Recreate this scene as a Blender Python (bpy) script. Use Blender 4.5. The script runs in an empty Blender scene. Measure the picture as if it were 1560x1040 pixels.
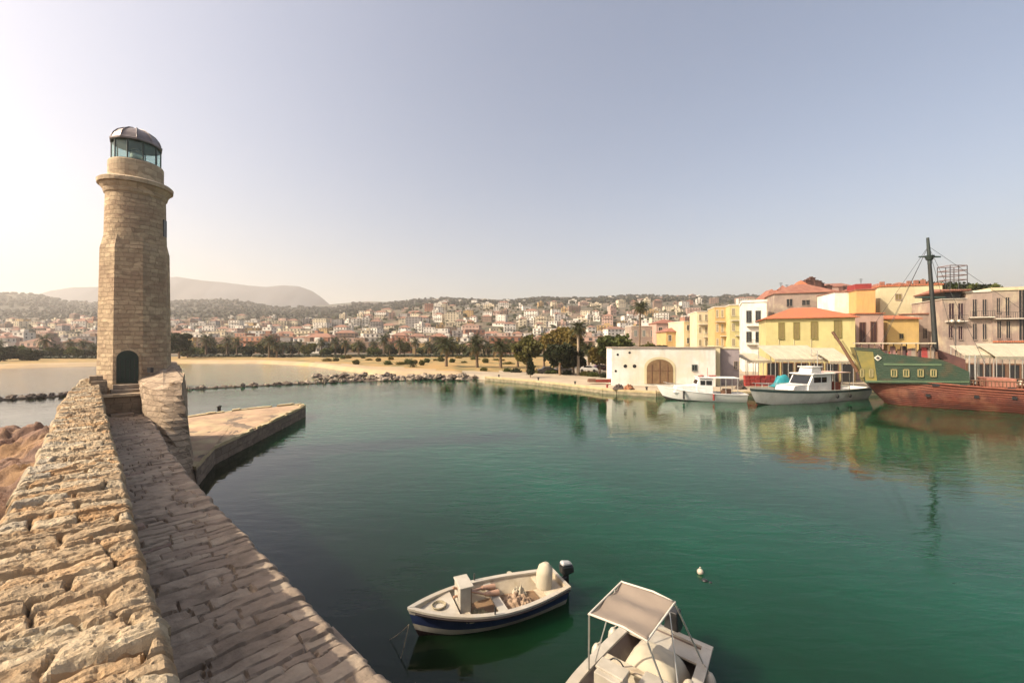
import bpy, math, random
import numpy as np
from mathutils import Vector, Matrix
R = math.radians
rnd = random.Random(7)
sc = bpy.context.scene
COL = sc.collection
H = 7.0          # camera height above the water
F = 640.0        # focal length in photo pixels (1560 wide)
HZ = 523.0       # horizon row
CX = 780.0

def P(px, py, z=0.0):
    Y = (H - z) * F / (py - HZ)
    return Vector(((px - CX) / F * Y, Y, z))
def W(px, py, Y):
    return Vector(((px - CX) / F * Y, Y, H - (py - HZ) / F * Y))
def XY(px, Y):
    return ((px - CX) / F * Y, Y)

# ---------------------------------------------------------------- materials
def nn(nt, t, **k):
    n = nt.nodes.new(t)
    for a, b in k.items():
        setattr(n, a, b)
    return n
def L(nt, a, b): nt.links.new(a, b)
def math_(nt, op, a, b=None, c=None):
    n = nn(nt, 'ShaderNodeMath', operation=op)
    for i, v in enumerate((a, b, c)):
        if v is None: continue
        if isinstance(v, (int, float)): n.inputs[i].default_value = v
        else: L(nt, v, n.inputs[i])
    return n.outputs[0]
def mixc(nt, f, a, b, bt='MIX'):
    n = nn(nt, 'ShaderNodeMix', data_type='RGBA', blend_type=bt)
    for i, v in ((0, f), (6, a), (7, b)):
        if isinstance(v, (int, float)): n.inputs[i].default_value = v
        elif isinstance(v, tuple): n.inputs[i].default_value = (v + (1,))[:4]
        else: L(nt, v, n.inputs[i])
    return n.outputs[2]
def noise(nt, vec, scale, detail=4, rough=.55, dist=0):
    n = nn(nt, 'ShaderNodeTexNoise')
    n.inputs['Scale'].default_value = scale; n.inputs['Detail'].default_value = detail
    n.inputs['Roughness'].default_value = rough; n.inputs['Distortion'].default_value = dist
    if vec is not None: L(nt, vec, n.inputs['Vector'])
    return n
def ramp(nt, f, a, b):
    n = nn(nt, 'ShaderNodeMapRange'); n.inputs[1].default_value = a; n.inputs[2].default_value = b
    L(nt, f, n.inputs[0]); return n.outputs[0]
MATS = {}
def newmat(name):
    m = bpy.data.materials.new(name); m.use_nodes = True
    nt = m.node_tree; b = nt.nodes['Principled BSDF']
    MATS[name] = m
    return m, nt, b
def mat(name, c, c2=None, scale=1.0, rough=.8, bump=0.0, bscale=None, metal=0.0, c3=None, s3=.3, spec=None, lo=.35, hi=.65, coat=0, bdist=.02):
    """plain weathered material: two or three colours mixed by world-space noise"""
    if name in MATS: return MATS[name]
    g_ = .82; c = tuple(x * g_ for x in c); c2 = c2 and tuple(x * g_ for x in c2); c3 = c3 and tuple(x * g_ for x in c3)
    m, nt, b = newmat(name)
    geo = nn(nt, 'ShaderNodeNewGeometry'); pos = geo.outputs['Position']
    if c2 is None: c2 = tuple(x * .82 for x in c)
    n = noise(nt, pos, scale, 5, .6)
    col = mixc(nt, ramp(nt, n.outputs[0], lo, hi), c, c2)
    if c3:
        n3 = noise(nt, pos, s3, 4, .6)
        col = mixc(nt, ramp(nt, n3.outputs[0], .5, .68), col, c3)
    if 'plaster' in name or name == 'whitewash' or 'house wall' in name:
        mps = nn(nt, 'ShaderNodeMapping'); mps.inputs['Scale'].default_value = (1.6, 1.6, .22); L(nt, pos, mps.inputs['Vector'])
        st_ = noise(nt, mps.outputs[0], 1.0, 6, .7); st2 = noise(nt, pos, .35, 5, .7)
        col = mixc(nt, math_(nt, 'MULTIPLY', ramp(nt, st_.outputs[0], .50, .72), .45), col, tuple(x * .55 for x in c))
        col = mixc(nt, math_(nt, 'MULTIPLY', ramp(nt, st2.outputs[0], .52, .66), .35), col, tuple(min(.8, x * .7 + .06) for x in c))
    L(nt, col, b.inputs['Base Color'])
    b.inputs['Roughness'].default_value = rough; b.inputs['Metallic'].default_value = metal
    if spec is not None: b.inputs['Specular IOR Level'].default_value = spec
    if coat: b.inputs['Coat Weight'].default_value = coat
    if bump:
        nb = noise(nt, pos, bscale or scale * 3, 6, .65)
        bp = nn(nt, 'ShaderNodeBump'); bp.inputs['Strength'].default_value = bump; bp.inputs['Distance'].default_value = bdist
        L(nt, nb.outputs[0], bp.inputs['Height']); L(nt, bp.outputs[0], b.inputs['Normal'])
    return m
def masonry(name, c, c2, mortar, mode, bw=.6, bh=.3, direction=(1, 0), centre=(0, 0), bump=.6, stain=None):
    """squared rubble courses; u runs round an axis ('cyl') or along a direction"""
    g_ = .86; c = tuple(x * g_ for x in c); c2 = tuple(x * g_ for x in c2); mortar = tuple(x * g_ for x in mortar)
    m, nt, b = newmat(name)
    geo = nn(nt, 'ShaderNodeNewGeometry'); pos = geo.outputs['Position']
    wob = noise(nt, pos, 1.3, 3, .6)
    sep = nn(nt, 'ShaderNodeSeparateXYZ'); L(nt, pos, sep.inputs[0])
    if mode == 'cyl':
        x = math_(nt, 'SUBTRACT', sep.outputs[0], centre[0]); y = math_(nt, 'SUBTRACT', sep.outputs[1], centre[1])
        u = math_(nt, 'MULTIPLY', math_(nt, 'ARCTAN2', x, y), 1.5)
    else:
        u = math_(nt, 'ADD', math_(nt, 'MULTIPLY', sep.outputs[0], direction[0]), math_(nt, 'MULTIPLY', sep.outputs[1], direction[1]))
    w = math_(nt, 'MULTIPLY', math_(nt, 'SUBTRACT', wob.outputs[0], .5), .34)
    u = math_(nt, 'ADD', u, w); v = math_(nt, 'ADD', sep.outputs[2], math_(nt, 'MULTIPLY', w, .6))
    cmb = nn(nt, 'ShaderNodeCombineXYZ'); L(nt, u, cmb.inputs[0]); L(nt, v, cmb.inputs[1])
    br = nn(nt, 'ShaderNodeTexBrick'); L(nt, cmb.outputs[0], br.inputs['Vector'])
    br.inputs['Scale'].default_value = 1; br.inputs['Brick Width'].default_value = bw; br.inputs['Row Height'].default_value = bh
    br.inputs['Mortar Size'].default_value = .018; br.inputs['Mortar Smooth'].default_value = .6; br.inputs['Bias'].default_value = -.1
    br.squash = .7; br.squash_frequency = 3; br.offset_frequency = 2
    br.inputs['Color1'].default_value = c + (1,); br.inputs['Color2'].default_value = c2 + (1,); br.inputs['Mortar'].default_value = mortar + (1,)
    vo = nn(nt, 'ShaderNodeTexVoronoi'); vo.inputs['Scale'].default_value = 2.6; mpv = nn(nt, 'ShaderNodeMapping'); mpv.inputs['Scale'].default_value = (1, 1, 1.7); L(nt, pos, mpv.inputs['Vector']); L(nt, mpv.outputs[0], vo.inputs['Vector']); vs_ = nn(nt, 'ShaderNodeSeparateColor'); L(nt, vo.outputs['Color'], vs_.inputs[0])
    n1 = noise(nt, pos, 2.2, 6, .7); n2 = noise(nt, pos, .5, 4, .6); n3 = noise(nt, pos, 14, 5, .7)
    col = mixc(nt, math_(nt, 'MULTIPLY', ramp(nt, n1.outputs[0], .35, .7), .55), br.outputs[0], tuple(x * .62 for x in c2))
    col = mixc(nt, math_(nt, 'MULTIPLY', ramp(nt, vs_.outputs[0], .55, .95), .5), col, tuple(min(1, x * 1.25) for x in c))
    col = mixc(nt, math_(nt, 'MULTIPLY', ramp(nt, vs_.outputs[1], .7, .95), .45), col, tuple(x * .6 for x in c2))
    if stain: col = mixc(nt, math_(nt, 'MULTIPLY', ramp(nt, n2.outputs[0], .48, .68), .6), col, stain)
    L(nt, col, b.inputs['Base Color']); b.inputs['Roughness'].default_value = .92; b.inputs['Specular IOR Level'].default_value = .2
    h = math_(nt, 'ADD', math_(nt, 'MULTIPLY', br.outputs[1], -1.0), math_(nt, 'ADD', math_(nt, 'MULTIPLY', n1.outputs[0], 1.2), math_(nt, 'MULTIPLY', n3.outputs[0], .5)))
    bp = nn(nt, 'ShaderNodeBump'); bp.inputs['Strength'].default_value = bump; bp.inputs['Distance'].default_value = .05
    L(nt, h, bp.inputs['Height']); L(nt, bp.outputs[0], b.inputs['Normal'])
    return m
def tiles(name, c, c2):
    m, nt, b = newmat(name)
    geo = nn(nt, 'ShaderNodeNewGeometry'); pos = geo.outputs['Position']
    wv = nn(nt, 'ShaderNodeTexWave'); wv.inputs['Scale'].default_value = 1.3; wv.inputs['Distortion'].default_value = .6
    L(nt, pos, wv.inputs['Vector'])
    n = noise(nt, pos, .9, 6, .7)
    col = mixc(nt, ramp(nt, n.outputs[0], .35, .65), c, c2)
    L(nt, col, b.inputs['Base Color']); b.inputs['Roughness'].default_value = .85
    bp = nn(nt, 'ShaderNodeBump'); bp.inputs['Strength'].default_value = .7; bp.inputs['Distance'].default_value = .06
    L(nt, wv.outputs[0], bp.inputs['Height']); L(nt, bp.outputs[0], b.inputs['Normal'])
    return m
def leafmat(name, c, c2, scale=.8):
    c = tuple(x * .78 for x in c); c2 = tuple(x * .78 for x in c2)
    m, nt, b = newmat(name)
    geo = nn(nt, 'ShaderNodeNewGeometry')
    n = noise(nt, geo.outputs['Position'], scale, 4, .7)
    col = mixc(nt, ramp(nt, n.outputs[0], .35, .65), c, c2)
    L(nt, col, b.inputs['Base Color']); b.inputs['Roughness'].default_value = .65
    b.inputs['Specular IOR Level'].default_value = .25
    tr = nn(nt, 'ShaderNodeBsdfTranslucent'); L(nt, col, tr.inputs[0])
    mx = nn(nt, 'ShaderNodeMixShader'); mx.inputs[0].default_value = .3
    L(nt, b.outputs[0], mx.inputs[1]); L(nt, tr.outputs[0], mx.inputs[2])
    L(nt, mx.outputs[0], nt.nodes['Material Output'].inputs[0])
    return m

M_ = mat
white_p = M_('whitewash', (.80, .79, .74), (.70, .68, .61), .5, .85, .2, 6, c3=(.72, .66, .52), s3=.25)
cream_p = M_('cream plaster', (.72, .62, .40), (.62, .52, .32), .5, .85, .15, 6)
yellow_p = M_('yellow plaster', (.58, .51, .23), (.48, .42, .19), .45, .85, .15, 6)
paley_p = M_('pale yellow plaster', (.68, .60, .38), (.56, .49, .30), .45, .85, .15, 6)
orange_p = M_('orange plaster', (.72, .38, .13), (.62, .34, .14), .5, .85, .15, 6)
pink_p = M_('pink plaster', (.52, .34, .27), (.42, .28, .23), .5, .85, .15, 6)
shade_p = M_('shade tinted grey plaster', (.30, .26, .27), (.24, .21, .22), .5, .85, .15, 6)  # violet shade of the annex wall is put into its base colour
stoneh_p = M_('weathered stone plaster', (.36, .28, .23), (.27, .21, .18), .5, .85, .3, 4, c3=(.5, .42, .3), s3=.4)
sage_p = M_('pale green plaster', (.55, .60, .48), None, .5, .85)
terra_t = tiles('terracotta tiles', (.44, .13, .05), (.30, .11, .06))
terra_d = tiles('old terracotta tiles', (.20, .075, .05), (.28, .13, .085))
pane_m = M_('dark window glass', (.02, .022, .025), None, 2, .15, spec=.6)
shut_b = M_('brown shutters', (.16, .08, .045), None, 3, .6)
shut_o = M_('olive shutters', (.22, .17, .06), None, 3, .6)
mastd = M_('dark mast paint', (.012, .018, .018), (.02, .018, .015), 1, .6)
shut_g = M_('grey blue shutters', (.16, .19, .18), None, 3, .6)
trim_w = M_('pale trim', (.70, .65, .55), None, 2, .7)
iron_m = M_('dark iron', (.05, .05, .05), None, 4, .5)
wood_m = M_('weathered wood', (.28, .18, .10), (.16, .10, .06), 3, .7, .2)
boatw = M_('boat white paint', (.54, .50, .42), (.42, .38, .31), 2.5, .45, c3=(.50, .44, .34), s3=1.3)
boatin = M_('boat interior cream', (.66, .58, .44), (.50, .42, .30), 4, .6, .1, 20, c3=(.42, .33, .22), s3=2.5)
boatblue = M_('navy blue paint', (.02, .035, .10), (.03, .05, .13), 3, .4)
boatdark = M_('dark rubbing strake', (.03, .02, .018), None, 4, .5)
antif = M_('antifouling', (.05, .02, .02), (.03, .04, .03), 3, .6)
canvas = M_('sand canvas', (.29, .235, .185), (.24, .195, .155), 1.5, .9, .2, 8)
canvas_w = M_('cream canvas', (.54, .48, .36), (.45, .40, .30), 1.0, .9, .15, 8)
alu = M_('aluminium tube', (.70, .70, .66), None, 4, .3, metal=.7)
black_p = M_('black plastic', (.02, .02, .022), None, 4, .4)
teal_p = M_('teal tarpaulin', (.03, .30, .34), (.02, .22, .28), 2, .5, .3, 5)
red_p = M_('red paint', (.34, .04, .03), (.24, .03, .03), 2, .6)
ochre_p = M_('ochre paint', (.25, .20, .045), (.16, .15, .045), 1.2, .6, .2, 5)
gold_p = M_('faded yellow frame paint', (.34, .29, .13), None, 2, .6)
tealhull = M_('grey green hull paint', (.40, .42, .36), (.34, .36, .32), 1.2, .5, c3=(.46, .42, .34), s3=1)
rope_m = M_('rope', (.35, .30, .2), None, 8, .9)
boatw2 = M_('bright white boat paint', (.84, .83, .80), (.74, .73, .70), 1.2, .35)
def planky(name, c, c2, c3, step=.22):
    m = mat(name, c, c2, .8, .6, 0, c3=c3, s3=.7); nt = m.node_tree; b = nt.nodes['Principled BSDF']
    geo = nn(nt, 'ShaderNodeNewGeometry'); sp = nn(nt, 'ShaderNodeSeparateXYZ'); L(nt, geo.outputs['Position'], sp.inputs[0])
    n = noise(nt, geo.outputs['Position'], 1.5, 4); z = math_(nt, 'ADD', sp.outputs[2], math_(nt, 'MULTIPLY', n.outputs[0], .06))
    f = math_(nt, 'FRACT', math_(nt, 'DIVIDE', z, step)); g = math_(nt, 'MINIMUM', f, math_(nt, 'SUBTRACT', 1.0, f)); g = ramp(nt, g, 0, .14)
    h = math_(nt, 'ADD', g, math_(nt, 'MULTIPLY', n.outputs[0], .5)); bp = nn(nt, 'ShaderNodeBump'); bp.inputs['Strength'].default_value = 1; bp.inputs['Distance'].default_value = .05
    L(nt, h, bp.inputs['Height']); L(nt, bp.outputs[0], b.inputs['Normal']); return m
rubber = M_('rubber', (.02, .02, .02), None, 4, .7)

hullred = planky('weathered red hull', (.15, .033, .017), (.075, .022, .015), (.20, .075, .04))
hullgreen = planky('weathered green planks', (.020, .052, .028), (.036, .064, .038), (.065, .058, .03))
# ---------------------------------------------------------------- mesh building
class MB:
    def __init__(s): s.v = []; s.f = []; s.m = []; s.mi = 0; s.smooth = False; s.sm = []
    def add(s, vs, fs, mi=None, smooth=False):
        o = len(s.v); s.v.extend([tuple(v) for v in vs])
        for f in fs: s.f.append(tuple(i + o for i in f)); s.m.append(s.mi if mi is None else mi); s.sm.append(smooth)
    def box(s, c, d, rz=0, mi=None, M=None):
        hx, hy, hz = d[0] / 2, d[1] / 2, d[2] / 2; ca, sa = math.cos(rz), math.sin(rz)
        vs = []
        for x, y, z in ((-1,-1,-1),(1,-1,-1),(1,1,-1),(-1,1,-1),(-1,-1,1),(1,-1,1),(1,1,1),(-1,1,1)):
            a, b = x * hx, y * hy
            vs.append((c[0] + a * ca - b * sa, c[1] + a * sa + b * ca, c[2] + z * hz))
        if M is not None: vs = [M @ Vector(v) for v in vs]
        s.add(vs, [(0,3,2,1),(4,5,6,7),(0,1,5,4),(1,2,6,5),(2,3,7,6),(3,0,4,7)], mi)
    def hexa(s, b, t, mi=None):
        """bottom ring, top ring"""
        n = len(b); fs = [tuple(range(n))[::-1], tuple(range(n, 2 * n))] + [(i, (i + 1) % n, n + (i + 1) % n, n + i) for i in range(n)]
        s.add(list(b) + list(t), fs, mi)
    def prism(s, poly, z0, z1, mi=None):
        s.hexa([(x, y, z0) for x, y in poly], [(x, y, z1) for x, y in poly], mi)
    def rings(s, rings, mi=None, smooth=True, cap=True):
        n = len(rings[0]); vs = [v for r in rings for v in r]; fs = []
        for k in range(len(rings) - 1):
            for i in range(n):
                j = (i + 1) % n
                fs.append((k * n + i, k * n + j, (k + 1) * n + j, (k + 1) * n + i))
        s.add(vs, fs, mi, smooth)
        if cap:
            s.add(rings[0], [tuple(range(n))[::-1]], mi); s.add(rings[-1], [tuple(range(n))], mi)
    def lathe(s, c, prof, n=24, a0=0, mi=None, smooth=True, cap=True):
        s.rings([[(c[0] + r * math.cos(a0 + 2 * math.pi * i / n), c[1] + r * math.sin(a0 + 2 * math.pi * i / n), z) for i in range(n)] for r, z in prof], mi, smooth, cap)
    def tube(s, pts, r, n=6, mi=None, smooth=True):
        pts = [Vector(p) for p in pts]
        rs = r if isinstance(r, (list, tuple)) else [r] * len(pts)
        rings = []
        for i, p in enumerate(pts):
            d = (pts[min(i + 1, len(pts) - 1)] - pts[max(i - 1, 0)]).normalized()
            a = Vector((0, 0, 1)) if abs(d.z) < .9 else Vector((1, 0, 0))
            u = d.cross(a).normalized(); w = u.cross(d)
            rings.append([tuple(p + (u * math.cos(2 * math.pi * k / n) + w * math.sin(2 * math.pi * k / n)) * rs[i]) for k in range(n)])
        s.rings(rings, mi, smooth)
    def ball(s, c, r, n=10, m=6, mi=None):
        rx, ry, rz = r if isinstance(r, (tuple, list)) else (r, r, r)
        s.rings([[(c[0] + rx * math.sin(t) * math.cos(2 * math.pi * k / n), c[1] + ry * math.sin(t) * math.sin(2 * math.pi * k / n), c[2] - rz * math.cos(t)) for k in range(n)]
                 for t in [math.pi * (i + .03) / (m + .06) for i in range(m + 1)]], mi)
    def build(s, name, mats, parent=None, origin=None, bevel=0):
        if not isinstance(mats, (list, tuple)): mats = [mats]
        me = bpy.data.meshes.new(name)
        o = bpy.data.objects.new(name, me)
        if parent is not None:
            org = Vector(parent['_org'])
            o['_org'] = tuple(org)
        elif origin is not None: org = Vector(origin)
        else:
            a = np.array(s.v); org = Vector(((a[:, 0].min() + a[:, 0].max()) / 2, (a[:, 1].min() + a[:, 1].max()) / 2, a[:, 2].min()))
        if parent is None:
            o.location = org; o['_org'] = tuple(org)
        else: o.parent = parent
        me.from_pydata([(x - org.x, y - org.y, z - org.z) for x, y, z in s.v], [], s.f)
        for m in mats: me.materials.append(m)
        me.polygons.foreach_set('material_index', s.m); me.polygons.foreach_set('use_smooth', s.sm)
        me.update(); COL.objects.link(o)
        if bevel:
            b = o.modifiers.new('b', 'BEVEL'); b.width = bevel; b.segments = 2; b.limit_method = 'ANGLE'
        return o
def tag(o, label=None, cat=None, group=None, kind=None):
    if label: o['label'] = label
    if cat: o['category'] = cat
    if group: o['group'] = group
    if kind: o['kind'] = kind
    return o
def thing(name, loc, label, cat, group=None):
    o = bpy.data.objects.new(name, None); COL.objects.link(o); o.location = loc; o['_org'] = tuple(loc)
    o.empty_display_size = .3
    return tag(o, label, cat, group)
def lthing(name, label, cat, group=None):
    """thing whose parts are modelled about their own origin"""
    return thing(name, (0, 0, 0), label, cat, group)
def place(o, loc, rz=0, sc_=1): 
    o.location = loc; o.rotation_euler = (0, 0, rz); o.scale = (sc_,) * 3 if not isinstance(sc_, tuple) else sc_
    return o
def dup(root, loc, rz=0, sc_=1, label=None, group=None):
    r = root.copy(); COL.objects.link(r); place(r, loc, rz, sc_)
    if label: r['label'] = label
    if group: r['group'] = group
    for ch in list(root.children):
        c = ch.copy(); COL.objects.link(c); c.parent = r
        for g in list(ch.children):
            d = g.copy(); COL.objects.link(d); d.parent = c
    return r
def ordinal(n):
    w = ['', 'first', 'second', 'third', 'fourth', 'fifth', 'sixth', 'seventh', 'eighth', 'ninth', 'tenth', 'eleventh', 'twelfth']
    if n < len(w): return w[n]
    suf = 'th' if 10 <= n % 100 <= 20 else {1: 'st', 2: 'nd', 3: 'rd'}.get(n % 10, 'th')
    return '%d%s' % (n, suf)

# numpy value noise
_g = np.random.RandomState(3).rand(256, 256)
def vnoise(x, y):
    xi = np.floor(x).astype(int); yi = np.floor(y).astype(int); fx = x - xi; fy = y - yi
    fx = fx * fx * (3 - 2 * fx); fy = fy * fy * (3 - 2 * fy)
    a = _g[xi % 256, yi % 256]; b = _g[(xi + 1) % 256, yi % 256]; c = _g[xi % 256, (yi + 1) % 256]; d = _g[(xi + 1) % 256, (yi + 1) % 256]
    return (a * (1 - fx) + b * fx) * (1 - fy) + (c * (1 - fx) + d * fx) * fy - .5
def fbm(x, y, o=5, g=.5):
    r = 0; a = 1
    for i in range(o): r = r + a * vnoise(x * 2 ** i + 17 * i, y * 2 ** i + 31 * i); a *= g
    return r
def grid_mesh(name, Xg, Yg, Zg, mats, mi=None, parent=None, smooth=True, skirt=None):
    n, m = Xg.shape
    me = bpy.data.meshes.new(name)
    v = np.stack([Xg, Yg, Zg], -1).reshape(-1, 3)
    org = np.array([v[:, 0].mean(), v[:, 1].mean(), v[:, 2].min()]) if parent is None else np.array(parent['_org'])
    v = v - org
    i, j = np.meshgrid(np.arange(n - 1), np.arange(m - 1), indexing='ij')
    a = (i * m + j).ravel(); f = np.stack([a, a + m, a + m + 1, a + 1], -1)
    fm = (np.zeros(len(f), int) if mi is None else mi[:-1, :-1].ravel())
    if skirt is not None:
        z = skirt - org[2]
        loop = [k * m for k in range(n)] + [(n - 1) * m + k for k in range(1, m)] + [k * m + m - 1 for k in range(n - 2, -1, -1)] + [k for k in range(m - 2, 0, -1)]
        base = len(v); lv = v[loop].copy(); lv[:, 2] = z; v = np.vstack([v, lv]); q = len(loop)
        sf = np.array([[loop[k], base + k, base + (k + 1) % q, loop[(k + 1) % q]] for k in range(q)])
        f = np.vstack([f, sf[:, ::-1]]); fm = np.concatenate([fm, np.full(len(sf), len(mats) - 1 if isinstance(mats, (list, tuple)) else 0)])
    # make normals point up
    v0, v1, v2 = v[f[0]][0], v[f[0]][1], v[f[0]][2]
    if np.cross(v1 - v0, v2 - v0)[2] < 0: f = f[:, ::-1]
    me.vertices.add(len(v)); me.vertices.foreach_set('co', v.ravel())
    me.loops.add(f.size); me.loops.foreach_set('vertex_index', f.ravel())
    me.polygons.add(len(f)); me.polygons.foreach_set('loop_start', np.arange(0, f.size, 4)); me.polygons.foreach_set('loop_total', np.full(len(f), 4))
    for mm in (mats if isinstance(mats, (list, tuple)) else [mats]): me.materials.append(mm)
    me.polygons.foreach_set('material_index', fm)
    me.polygons.foreach_set('use_smooth', np.full(len(f), smooth))
    me.update(calc_edges=True); me.validate()
    o = bpy.data.objects.new(name, me); COL.objects.link(o)
    if parent is None: o.location = org
    else: o.parent = parent
    o['_org'] = tuple(float(x) for x in org)
    return o
# ================================================================= camera, sun, sky
cam = bpy.data.cameras.new('camera'); co = bpy.data.objects.new('camera', cam); COL.objects.link(co)
cam.sensor_width = 36; cam.lens = F / 1560 * 36; cam.clip_end = 30000; cam.clip_start = .05
co.location = (0, 0, H); co.rotation_euler = (R(90) + math.atan((HZ - 520) / F), 0, 0)
sc.camera = co
SUN_A, SUN_E = 109.0, 39.0          # degrees left of the view axis, elevation
S = Vector((-math.sin(R(SUN_A)) * math.cos(R(SUN_E)), math.cos(R(SUN_A)) * math.cos(R(SUN_E)), math.sin(R(SUN_E))))
sun = bpy.data.lights.new('sun', 'SUN'); sun.energy = 4.7; sun.angle = R(.5); sun.color = (1, .86, .66)
so = bpy.data.objects.new('sun', sun); COL.objects.link(so); so.location = S * 50
so.rotation_euler = S.to_track_quat('Z', 'Y').to_euler()
w = bpy.data.worlds.new('World'); sc.world = w; w.use_nodes = True
nt = w.node_tree; bg = nt.nodes['Background']
sky = nn(nt, 'ShaderNodeTexSky', sky_type='NISHITA', sun_disc=False)
sky.sun_elevation = R(SUN_E); sky.sun_rotation = R(-SUN_A); sky.altitude = 0; sky.air_density = 1.0; sky.dust_density = 5.0; sky.ozone_density = 1.0
L(nt, mixc(nt, 1.0, sky.outputs[0], (1.03, .935, .86), 'MULTIPLY'), bg.inputs[0]); bg.inputs[1].default_value = .15
sc.view_settings.view_transform = 'Standard'; sc.view_settings.look = 'None'; sc.view_settings.exposure = 0.66; sc.view_settings.gamma = 1
sc.cycles.max_bounces = 6; sc.cycles.volume_bounces = 2; sc.cycles.transparent_max_bounces = 12

# haze
m = bpy.data.materials.new('haze air'); m.use_nodes = True; nt = m.node_tree; nt.nodes.clear()
out = nn(nt, 'ShaderNodeOutputMaterial'); pv = nn(nt, 'ShaderNodeVolumePrincipled')
pv.inputs['Color'].default_value = (1, .965, .925, 1); pv.inputs['Density'].default_value = .00021; pv.inputs['Anisotropy'].default_value = .35
L(nt, pv.outputs[0], out.inputs['Volume'])
b = MB(); b.box((0, 1500, 229), (16000, 8500, 464)); hz = b.build('haze', m); tag(hz, kind='stuff')

# ================================================================= water
m, nt, b = newmat('harbour water')
geo = nn(nt, 'ShaderNodeNewGeometry'); pos = geo.outputs['Position']
sep = nn(nt, 'ShaderNodeSeparateXYZ'); L(nt, pos, sep.inputs[0])
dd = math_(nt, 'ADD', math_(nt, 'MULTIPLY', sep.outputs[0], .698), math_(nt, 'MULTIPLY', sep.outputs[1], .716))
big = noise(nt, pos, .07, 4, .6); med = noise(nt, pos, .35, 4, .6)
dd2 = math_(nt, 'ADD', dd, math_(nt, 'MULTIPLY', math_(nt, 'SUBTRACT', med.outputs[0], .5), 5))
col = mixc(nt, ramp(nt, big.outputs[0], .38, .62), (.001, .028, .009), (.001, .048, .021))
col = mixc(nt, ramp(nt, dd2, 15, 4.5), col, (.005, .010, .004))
b.subsurface_method = 'BURLEY'; b.inputs['Subsurface Weight'].default_value = 1; b.inputs['Subsurface Radius'].default_value = (1, 1, 1); b.inputs['Subsurface Scale'].default_value = 1.2
L(nt, col, b.inputs['Base Color']); b.inputs['IOR'].default_value = 1.33; b.inputs['Roughness'].default_value = .012
mp = nn(nt, 'ShaderNodeMapping'); mp.inputs['Scale'].default_value = (.55, 1.5, 1); mp.inputs['Rotation'].default_value = (0, 0, R(8)); L(nt, pos, mp.inputs['Vector'])
w1 = noise(nt, mp.outputs[0], 1.1, 3, .5, .4); w2 = noise(nt, mp.outputs[0], 4.5, 3, .55, .3)
hh = math_(nt, 'ADD', w1.outputs[0], math_(nt, 'MULTIPLY', w2.outputs[0], .22))
bp = nn(nt, 'ShaderNodeBump'); bp.inputs['Strength'].default_value = 1; bp.inputs['Distance'].default_value = .034
amp = math_(nt, 'ADD', .22, math_(nt, 'MULTIPLY', ramp(nt, big.outputs[0], .38, .62), .75))
outer = ramp(nt, math_(nt, 'SUBTRACT', sep.outputs[1], math_(nt, 'MULTIPLY', sep.outputs[0], .5)), 84, 94)
amp = math_(nt, 'ADD', amp, math_(nt, 'MULTIPLY', outer, 2.6))
L(nt, math_(nt, 'MULTIPLY', hh, amp), bp.inputs['Height']); L(nt, bp.outputs[0], b.inputs['Normal'])
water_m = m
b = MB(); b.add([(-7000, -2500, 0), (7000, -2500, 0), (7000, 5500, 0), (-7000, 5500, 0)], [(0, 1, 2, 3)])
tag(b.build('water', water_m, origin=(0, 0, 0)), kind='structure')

# ================================================================= the mole: parapet, walkway, apron
def interp_poly(pts, n):
    pts = np.array(pts, float); d = np.r_[0, np.cumsum(np.hypot(*np.diff(pts, axis=0).T))]
    return lambda t: np.stack([np.interp(t, d / d[-1], pts[:, 0]), np.interp(t, d / d[-1], pts[:, 1])], -1), d[-1]
ZP, ZW = H - 2.1, H - 3.7            # parapet top, walkway level
mdir = np.array([-.716, .698]); ndir = np.array([.698, .716])
def xy(px, py, z): p = P(px, py, z); return (p.x, p.y)
pr = [(1.9, -1.5)] + [(.2, .25)] + [xy(*q, ZP) for q in ((283, 1036), (239, 890), (208, 788), (186, 704), (168, 646), (155, 598))] + [XY(150, 23.6)]
pl = [(.9, -2.4)] + [(-1.15, -.55)] + [(-3.45, 1.9)] + [xy(*q, ZP) for q in ((-40, 850), (27, 739), (66, 668), (95, 606))] + [XY(122, 23.2)]
fr, lr = interp_poly(pr, 0); fl, ll = interp_poly(pl, 0)
def stones(s, c, width, rs, course=(.22, .5), splits=2, depth=.05, jw=.022, hvar=.035, warp=.12):
    sw = s + warp * fbm(s * 1.1, c * 1.3, 3) * 1.6 + .05 * vnoise(s * 5, c * 6); cw = c + .12 * vnoise(s * 2 + 9, c * 3)
    bounds = [-8.0]
    while bounds[-1] < 60: bounds.append(bounds[-1] + rs.uniform(*course))
    bounds = np.array(bounds); k = np.clip(np.searchsorted(bounds, sw) - 1, 0, len(bounds) - 2)
    ds = np.minimum(sw - bounds[k], bounds[k + 1] - sw)
    sp = np.sort(rs.uniform(.12, .88, (len(bounds), splits)), axis=1) * width
    sp[rs.rand(len(bounds)) < .35, 0] = -9
    dc = np.full(s.shape, 9.0); cell = np.zeros(s.shape, int)
    for q in range(splits):
        dq = cw - sp[k, q]; dc = np.minimum(dc, np.abs(dq)); cell += (dq > 0)
    hs = rs.uniform(-1, 1, (len(bounds), splits + 1)) * hvar; ts = rs.uniform(-1, 1, (len(bounds), splits + 1)) * .08; tc = rs.uniform(-1, 1, (len(bounds), splits + 1)) * .05
    e = np.minimum(ds, dc * .9)
    wj = jw * (1 + 1.6 * vnoise(s * 3, c * 3) + .4)
    dj = depth * (1 + 1.4 * vnoise(s * 1.7 + 5, c * 1.7))
    stones.cell = (k * 7 + cell * 3 + (k // 3)) % 11
    return hs[k, cell] + ts[k, cell] * (sw - bounds[k] - .15) + tc[k, cell] * (cw - width / 2) - dj * np.exp(-(e / np.maximum(wj, .008)) ** 2)
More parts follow.
